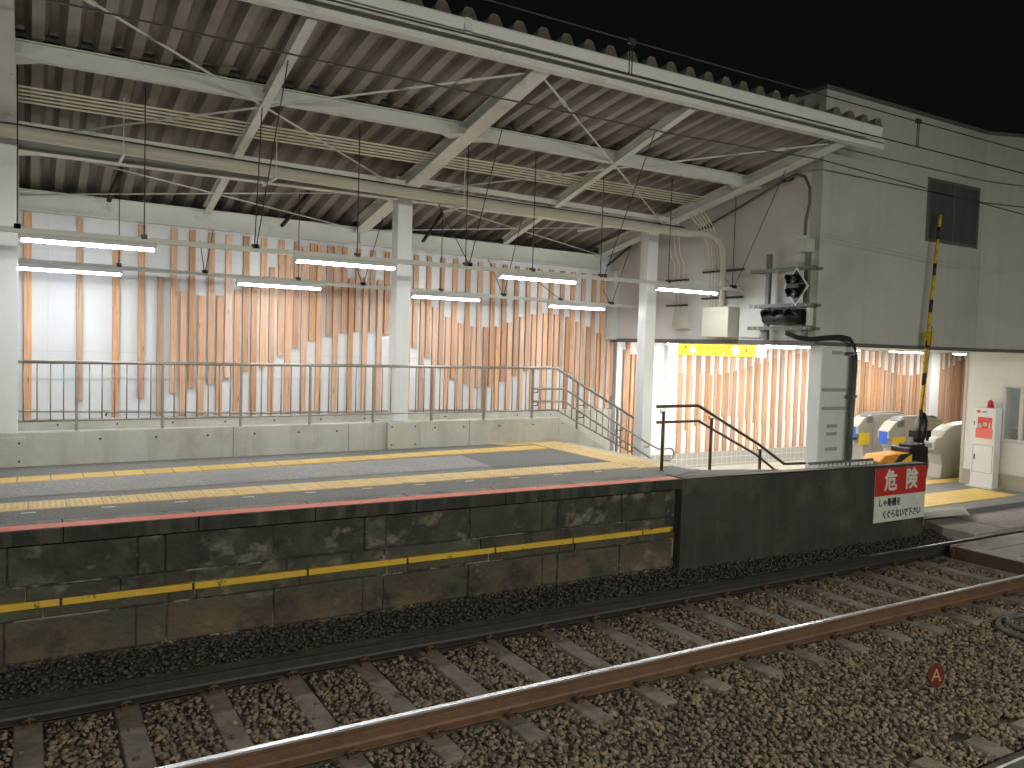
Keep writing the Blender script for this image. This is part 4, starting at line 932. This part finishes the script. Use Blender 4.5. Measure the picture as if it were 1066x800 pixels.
# yellow illuminated sign under the building edge
ys = thing('direction_sign', 'lit yellow direction sign with arrows hanging under the building edge', 'sign', (10.25, 10.2, ZB_-.06))
y0, y1, z0, z1 = 9.29, 11.14, 2.575, 2.785
mb = MB(); mb.box((10.16, y0, z0), (10.40, y1, z1)); mb.build('box', 'boxbeige', ys, bev=.004)
mb = MB(); mb.box((10.150, y0+.01, z0+.01), (10.158, y1-.01, z1-.01)); mb.build('face', 'ysign', ys)
mb = MB(); 
for y in (9.5, 10.9): mb.tube([(10.28, y, z1), (10.28, y, ZB_-.03)], .012, 8)
mb.each('hanger', 'galv', ys)
zc = (z0+z1)/2
def arrow(yc, dr):
    mb = MB(); X_ = 10.146; r = .062; w = .009
    if dr == 'up': mb.bar((X_, yc, zc-r), (X_, yc, zc+r), .004, w*1.6, up=(0, 1, 0)); mb.bar((X_, yc, zc+r), (X_, yc+.045, zc+r-.05), .004, w*1.6, up=(0, 1, 1)); mb.bar((X_, yc, zc+r), (X_, yc-.045, zc+r-.05), .004, w*1.6, up=(0, 1, -1))
    else: mb.bar((X_, yc+r, zc), (X_, yc-r, zc), .004, w*1.6); mb.bar((X_, yc-r, zc), (X_, yc-r+.05, zc+.045), .004, w*1.6, up=(0, -1, 1)); mb.bar((X_, yc-r, zc), (X_, yc-r+.05, zc-.045), .004, w*1.6, up=(0, 1, 1))
    mb.build('arrow', 'arrow', ys)
arrow(y1-.22, 'up'); arrow(y0+.24, 'right')
for yc, d in ((y1-.40, '1'), (y0+.44, '2')):
    mb = MB(); mb.tube([(10.149, yc, zc), (10.146, yc, zc)], .068, 16, smooth=False); mb.build('number_disc', 'wsign', ys)
    text('lettering', d, .12, 'arrow', ys, plane_mat((10.144, yc, zc), (0, -1, 0), (0, 0, 1)), ext=.001)
text('lettering', 'のりば', .10, 'arrow', ys, plane_mat((10.146, y1-.66, zc+.025), (0, -1, 0), (0, 0, 1)), ext=.001, bold=.001)
text('lettering', 'のりば', .10, 'arrow', ys, plane_mat((10.146, y0+.72, zc+.025), (0, -1, 0), (0, 0, 1)), ext=.001, bold=.001)
mb = MB(); mb.box((10.145, (y0+y1)/2-.003, z0+.01), (10.149, (y0+y1)/2+.003, z1-.01)); mb.build('divider', 'arrow', ys)

# boxes on the side wall
jb = thing('junction_box', 'large beige metal box on the building wall above the yellow sign', 'electrical box', (9.95, 10, ZB_))
a = onX(732, 324, 9.83); b = onX(749, 355, 9.83)
mb = MB(); mb.box((9.83, 9.62, 2.90), (XF-.003, 10.22, 3.40)); mb.build('box', 'boxbeige', jb, bev=.008)
j2 = thing('junction_box', 'small beige box left of the large box on the building wall', 'electrical box', (10.05, 10.9, 3))
mb = MB(); mb.box((9.98, 10.75, 3.05), (XF-.003, 11.1, 3.28)); mb.box((9.976, 10.92, 3.05), (9.979, 10.925, 3.28)); mb.build('box', 'boxbeige', j2, bev=.006)
wp = thing('wall_panel', 'flat pale grey panel on the building wall behind the signals', 'panel', (10.08, 9.1, 2.9))
mb = MB(); mb.box((10.07, 8.6, 2.90), (XF-.003, 9.6, 3.42)); mb.build('panel', 'trim', wp, bev=.004)
j3 = thing('junction_box', 'small grey box at the top of the signal frame below a curved cable', 'electrical box', (10.0, 8.3, 4.3))
mb = MB(); mb.box((9.86, 8.12, 4.17), (10.02, 8.33, 4.37)); mb.build('box', 'concfoot', j3, bev=.01)
hs = thing('curved_cable', 'dark cable running under the end girder and curving down to the small grey box', 'cable', (9.9, 8.4, 5))
pp = [onX(x, y, 9.95) for x, y in ((722, 243), (735, 236), (760, 222), (800, 198), (818, 187), (829, 181.5), (838, 184), (843, 195), (843, 212), (839, 230), (838, 245))]
mb = MB(); mb.tube(pp, .022, 8); mb.build('cable', 'dgrey', hs)
mb = MB()
for i in (1, 4): mb.tube([pp[i]+Vector((-.05, 0, -.03)), pp[i]+Vector((.15, 0, .03))], .03, 6)
mb.each('clamp', 'dark', hs)

# ================================================================== SIGNALS
sf = thing('signal_frame', 'grey steel frame of bars on the building wall holding two black signals', 'frame', (10.0, 8.7, 2.9))
mb = MB(); mb.box((9.93, 8.88, 2.86), (9.99, 8.95, 4.20)); mb.build('upright', 'galv', sf)
mb = MB(); mb.box((9.93, 8.15, 2.86), (9.99, 8.22, 4.24)); mb.build('upright', 'galv', sf)
for ya, yb_, z in ((8.0, 9.2, 3.93), (8.0, 9.2, 3.385), (8.0, 9.22, 3.04)):
    mb = MB(); mb.box((9.86, ya, z-.025), (9.93, yb_, z+.03)); mb.box((9.93, yb_-.10, z-.02), (XF-.003, yb_-.06, z+.02)); mb.box((9.99, ya+.02, z-.02), (XF-.003, ya+.06, z+.02)); mb.build('crossbar', 'galv', sf)
mb = MB()
for z in (3.04, 3.385):
    for y in (9.1, 9.0, 8.35, 8.1): mb.tube([(9.85, y, z), (9.86, y, z)], .014, 6)
mb.each('bolt', 'boxbeige', sf)
ds = thing('diamond_signal', 'black signal with two hooded lamps on a white edged diamond board', 'signal', (9.84, 8.5, 3.75))
cy_, cz_ = 8.285, 3.66
mb = MB(); r = .29; mb.prism([(9.845, cy_-r*.78, cz_), (9.845, cy_, cz_-r), (9.845, cy_+r*.78, cz_), (9.845, cy_, cz_+r)], (.012, 0, 0)); mb.build('white_border', 'aedw', ds)
mb = MB(); r = .25; mb.prism([(9.835, cy_-r*.78, cz_), (9.835, cy_, cz_-r), (9.835, cy_+r*.78, cz_), (9.835, cy_, cz_+r)], (.009, 0, 0)); mb.build('board', 'black', ds)
def hood(y, z, r, parent, L=.16):
    mb = MB(); n = 14; vs = []
    for i in range(n+1):
        a = math.radians(-35)+math.radians(250)*i/n
        vs += [(9.83, y+r*math.cos(a), z+r*math.sin(a)), (9.83-L*(.45+.55*max(0, math.sin(a))), y+r*1.03*math.cos(a), z+r*1.03*math.sin(a)-.01)]
    fs = [(2*i, 2*i+2, 2*i+3, 2*i+1) for i in range(n)]; mb.add(vs, fs, smooth=True)
    o = mb.build('hood', 'black', parent); s_ = o.modifiers.new('Solid', 'SOLIDIFY'); s_.thickness = .006
    mb = MB(); mb.tube([(9.832, y, z), (9.80, y, z)], r*.9, 14); mb.build('lens', 'black', parent)
hood(cy_+.04, cz_+.10, .075, ds); hood(cy_+.02, cz_-.10, .075, ds)
mb = MB(); mb.box((9.77, cy_-.10, cz_-.03), (9.835, cy_+.12, cz_+.03)); mb.box((9.86, cy_-.12, cz_-.10), (9.99, cy_-.02, cz_+.12)); mb.build('backbox', 'black', ds)
mb = MB(); mb.tube([(9.795, cy_+.02, cz_+.075), (9.79, cy_+.02, cz_+.075)], .012, 8); mb.tube([(9.795, cy_+.0, cz_-.12), (9.79, cy_+.0, cz_-.12)], .012, 8); mb.each('lens_glint', 'signw', ds)  # small white discs standing in for glints on the two black lenses
s2 = thing('repeater_signal', 'horizontal black signal with three hoods between the lower crossbars', 'signal', (9.84, 8.65, 3.25))
mb = MB(); mb.tube([(9.85, 8.83, 3.21), (9.85, 8.14, 3.21)], .115, 16); mb.build('backplate', 'black', s2)
for y in (8.71, 8.49, 8.27): hood(y, 3.21, .105, s2, .2)
mb = MB(); mb.box((9.83, 8.0, 3.08), (9.90, 8.06, 3.34)); mb.build('terminal_box', 'trim', s2)

# ================================================================== TICKET GATES
def gate(x0, x1, y0, y1, label, blue=True):
    t = thing('ticket_gate', label, 'ticket gate', ((x0+x1)/2, (y0+y1)/2, .1), 'ticket gates in the concourse')
    z0 = .1
    pr = [(x0+.25, z0), (x1-.15, z0), (x1-.15, z0+.5), (x1, z0+.75), (x1, z0+1.05), (x1-.1, z0+1.16), (x1-.5, z0+1.20), (x0+.5, z0+1.20), (x0+.22, z0+1.10), (x0, z0+.92), (x0, z0+.74), (x0+.12, z0+.70), (x0+.22, z0+.5)]
    mb = MB(); mb.prism([(x, y0, z) for x, z in pr], (0, y1-y0, 0)); mb.build('body', 'gate', t, bev=.012)
    for xs_ in (x0+.55, x0+1.15, x1-.35): q = MB(); q.box((xs_, y0-.002, z0+.12), (xs_+.008, y0+.004, z0+1.12)); q.build('panel_seam', 'gatetop', t)
    q = MB(); q.box((x0+.24, y0-.004, z0), (x1-.16, y0+.01, z0+.10)); q.build('kick_plate', 'gatetop', t)
    mb = MB(); mb.prism([(x0+.35, y0+.02, z0+1.15), (x0+.52, y0+.02, z0+1.225), (x1-.35, y0+.02, z0+1.235), (x1-.10, y0+.02, z0+1.18)], (0, y1-y0-.04, 0)); mb.build('top_cover', 'gatetop', t, bev=.01)
    return t
g1 = gate(16.6, 18.5, 12.0, 12.28, 'beige ticket gate farthest left beside the white pillar, with yellow and blue panels')
g2 = gate(16.3, 18.3, 11.0, 11.28, 'middle beige ticket gate with yellow side panels, behind the crossing gate')
g3 = thing('ticket_gate', 'plain beige ticket gate nearest the office wall with a small reader on its end', 'ticket gate', (17.2, 10.1, .1), 'ticket gates in the concourse')
mb = MB(); z0 = .1
pr = [(16.62, z0), (18.5, z0), (18.5, z0+1.18), (17.6, z0+1.18), (17.0, z0+1.12), (16.75, z0+1.02), (16.62, z0+.9), (16.42, z0+.86), (16.36, z0+.80), (16.36, z0+.62), (16.45, z0+.58), (16.60, z0+.52), (16.66, z0+.3)]
mb.prism([(x, 9.98, z) for x, z in pr], (0, .3, 0)); mb.build('body', 'gate', g3, bev=.02)
mb = MB(); mb.box((16.352, 10.04, z0+.66), (16.358, 10.2, z0+.76)); mb.build('reader', 'gatetop', g3)
def sidebox(T, px0, py0, px1, py1, Y, m, nm):
    a = onY(px0, py0, Y); b = onY(px1, py1, Y); mb = MB(); mb.box((a.x, Y-.004, b.z), (b.x, Y+.01, a.z)); mb.build(nm, m, T)
sidebox(g1, 895, 451, 904.5, 463, 11.995, 'yel', 'side_panel'); sidebox(g2, 929.5, 455.5, 942, 466.5, 10.995, 'yel', 'side_panel')
sidebox(g2, 966, 454, 975, 466, 10.995, 'yel', 'side_panel'); sidebox(g1, 920, 445, 927, 451, 11.995, 'yel', 'side_panel')
for T, X_, Y0 in ((g1, 16.6, 12.0), (g2, 16.3, 11.0)):
    mb = MB(); mb.box((X_-.006, Y0+.04, .72), (X_+.01, Y0+.24, 1.0)); mb.build('end_panel', 'blu', T)
    mb = MB(); mb.box((X_+.3, Y0-.03, 1.1), (X_+.5, Y0+.2, 1.25)); mb.build('card_reader', 'gatetop', T, bev=.01)
mb = MB(); mb.box((18.6, 10.5, .1), (19.0, 10.9, 1.15)); tag(mb.build('fare_machine', 'yel', None, bev=.02), 'yellow machine showing between the ticket gates', 'machine')

# ================================================================== CROSSING GATE
bg = thing('crossing_gate', 'level crossing barrier with its yellow and black arm raised upright behind the dark wall', 'crossing gate', (12.15, 7.9, .1))
YB = 7.95
A0 = onY(957, 452, YB); A1 = onY(979, 224, YB)
mid = onY(966, 350, YB)
mb = MB(); n = 18; path = []
for i in range(n+1):
    t = i/n; p = A0.lerp(A1, t); q = mid-A0.lerp(A1, .447); w_ = 1-abs(t-.447)*2
    p = p+q*max(0, 1-((t-.447)/.55)**2); path.append(p)
for i in range(n):
    # bands of black and yellow
    mb.tube([path[i], path[i+1]], [.034-.009*i/n, .034-.009*(i+1)/n], 10, mi=1 if (i % 3 == 1) else 0)
mb.build('arm', ['gyel', 'gblk'], bg)
mb = MB(); q = onY(961, 440, YB)
mb.tube([onY(955, 468, YB), onY(957, 452, YB), onY(960, 438, YB), onY(961.5, 430, YB)], [.06, .11, .09, .035], 10)
mb.box((A0.x-.16, YB-.08, A0.z-.05), (A0.x+.20, YB+.08, A0.z+.06)); mb.tube([(A0.x+.16, YB, A0.z+.02), (A0.x+.26, YB, A0.z-.02), (A0.x+.22, YB, A0.z-.12)], .025, 6)
mb.tube([(A0.x-.05, YB, A0.z-.3), (A0.x, YB, A0.z)], .05, 8)
mb.build('arm_holder', 'black', bg)
mb = MB(); a = onY(938, 478, YB); b = onY(958, 464, YB); mb.box((a.x, YB-.15, .7), (b.x, YB+.2, b.z)); 
for dx in (.05, .2, .35): mb.box((a.x+dx, YB-.15, b.z-.02), (a.x+dx+.06, YB+.1, b.z+.06))
mb.build('drive_head', 'black', bg, bev=.02)
mb = MB(); mb.box((a.x+.02, YB-.14, .1), (b.x-.08, YB+.2, .72)); mb.build('pedestal', 'galv', bg, bev=.01)
a = onY(908, 481, YB); b = onY(939, 470.5, YB)
mb = MB(); mb.prism([(a.x, YB-.15, .98), (b.x, YB-.15, .98), (b.x, YB-.15, b.z), (a.x+.12, YB-.15, b.z-.02), (a.x, YB-.15, b.z-.10)], (0, .35, 0)); mb.build('padded_cover', ['org'], bg, bev=.03)
mb = MB(); xm = (a.x+b.x)/2
for s_ in (0,): mb.prism([(xm-.05, YB-.156, .98), (xm+.10, YB-.156, .98), (b.x+.02, YB-.156, b.z-.01), (xm+.12, YB-.156, b.z-.01)], (0, .004, 0))
mb.build('dark_stripe', 'gblk', bg)
mb = MB(); mb.prism([(xm+.11, YB-.157, .98), (b.x+.03, YB-.157, .98), (b.x+.03, YB-.157, b.z-.02)], (0, .004, 0)); mb.build('yellow_stripe', 'yel', bg)
mb = MB(); w0 = onY(970.5, 340, YB-.12); w1 = onY(957, 440, YB-.12); mb.tube([w0, w0.lerp(w1, .5)+Vector((.03, 0, 0)), w1], .006, 5); mb.build('stay_wire', 'dark', bg)
p = onY(966.5, 352, YB); mb = MB(); mb.box((p.x-.05, YB-.05, p.z-.12), (p.x+.05, YB+.05, p.z+.10)); mb.build('band_joint', 'gyel', bg)

# ================================================================== OVERHEAD WIRES
ow_ = thing('overhead_line', 'contact wire and messenger wire with droppers hung above the near track', 'overhead wire', (6, 5.97, 5.15))
def sag(y, z0, z1, x0, x1, s, n=30): return [(x0+(x1-x0)*i/n, y, z0+(z1-z0)*i/n-s*4*(i/n)*(1-i/n)) for i in range(n+1)]
mb = MB(); mb.tube(sag(5.97, 5.15, 5.18, -10, 28, .0), .008, 6); mb.build('contact_wire', 'rubber', ow_)
mb = MB(); mb.tube(sag(5.97, 5.62, 5.60, -10, 28, .15), .007, 6); mb.build('messenger_wire', 'rubber', ow_)
for x in (.3, 4.73, 9.1, 13.5):
    mb = MB(); mb.tube([(x-.012, 5.97, 5.155), (x-.012, 5.97, 5.48)], .006, 5); mb.tube([(x+.02, 5.97, 5.155), (x+.02, 5.97, 5.48)], .006, 5); mb.box((x-.035, 5.955, 5.44), (x+.045, 5.985, 5.49)); mb.build('dropper', 'rubber', ow_)
w3 = thing('line_wire', 'thin dark wire crossing in front of the canopy beams', 'wire', (4, 5.2, 4.4))
mb = MB(); pts = [onY(x, y, 5.2) for x, y in ((-60, -26), (50, 0), (356, 68.5), (712, 142), (853, 166), (1066, 223.7), (1200, 262))]; mb.tube(pts, .006, 6); mb.build('wire', 'rubber', w3)

# ================================================================== SMALL THINGS ON THE BALLAST
mk = thing('track_marker', 'small oval red marker disc with the letter A stuck in the ballast', 'marker', (6.75, 4.0, -.22))
p = onZ(974, 727, -.24); pt = onY(974, 703, p.y)
mb = MB(); r = .095; cz = pt.z
ax = Vector((math.cos(.55), -math.sin(.55), 0)); nr = Vector((-math.sin(.55), -math.cos(.55), 0))
ov = [Vector((pt.x, pt.y, cz))+ax*r*.72*math.cos(t)+Vector((0, 0, 1))*r*1.12*math.sin(t) for t in [i*2*math.pi/24 for i in range(24)]]
mb.prism(ov, nr*.012); mb.build('disc', 'marker', mk)
text('lettering', 'A', .155, 'markerl', mk, plane_mat(Vector((pt.x, pt.y, cz))+nr*.014, ax, (0, 0, 1)), ext=.001, sx=.8)
mb = MB(); mb.tube([(p.x, p.y, -.32), (pt.x, pt.y, cz-r*1.08)], .008, 6); mb.build('stem', 'clip', mk)
hz = thing('cable_coil', 'grey hose coiled on the ballast at the right edge beyond the rusty rail', 'hose', (9.2, 4.3, -.2))
cc = onZ(1078, 655, -.19)
mb = MB(); mb.tube(arc(cc, .40, 0, 2*math.pi, 28, (1, 0, 0), (0, .8, 0)), .035, 10, caps=False); mb.build('coil', 'dgrey', hz)
mb = MB(); c2 = Vector((cc.x+.05, cc.y-.03, cc.z+.05)); mb.tube(arc(c2, .36, 0, 2*math.pi, 28, (1, 0, 0), (0, .8, 0)), .030, 10, caps=False); mb.build('coil', 'dgrey', hz)
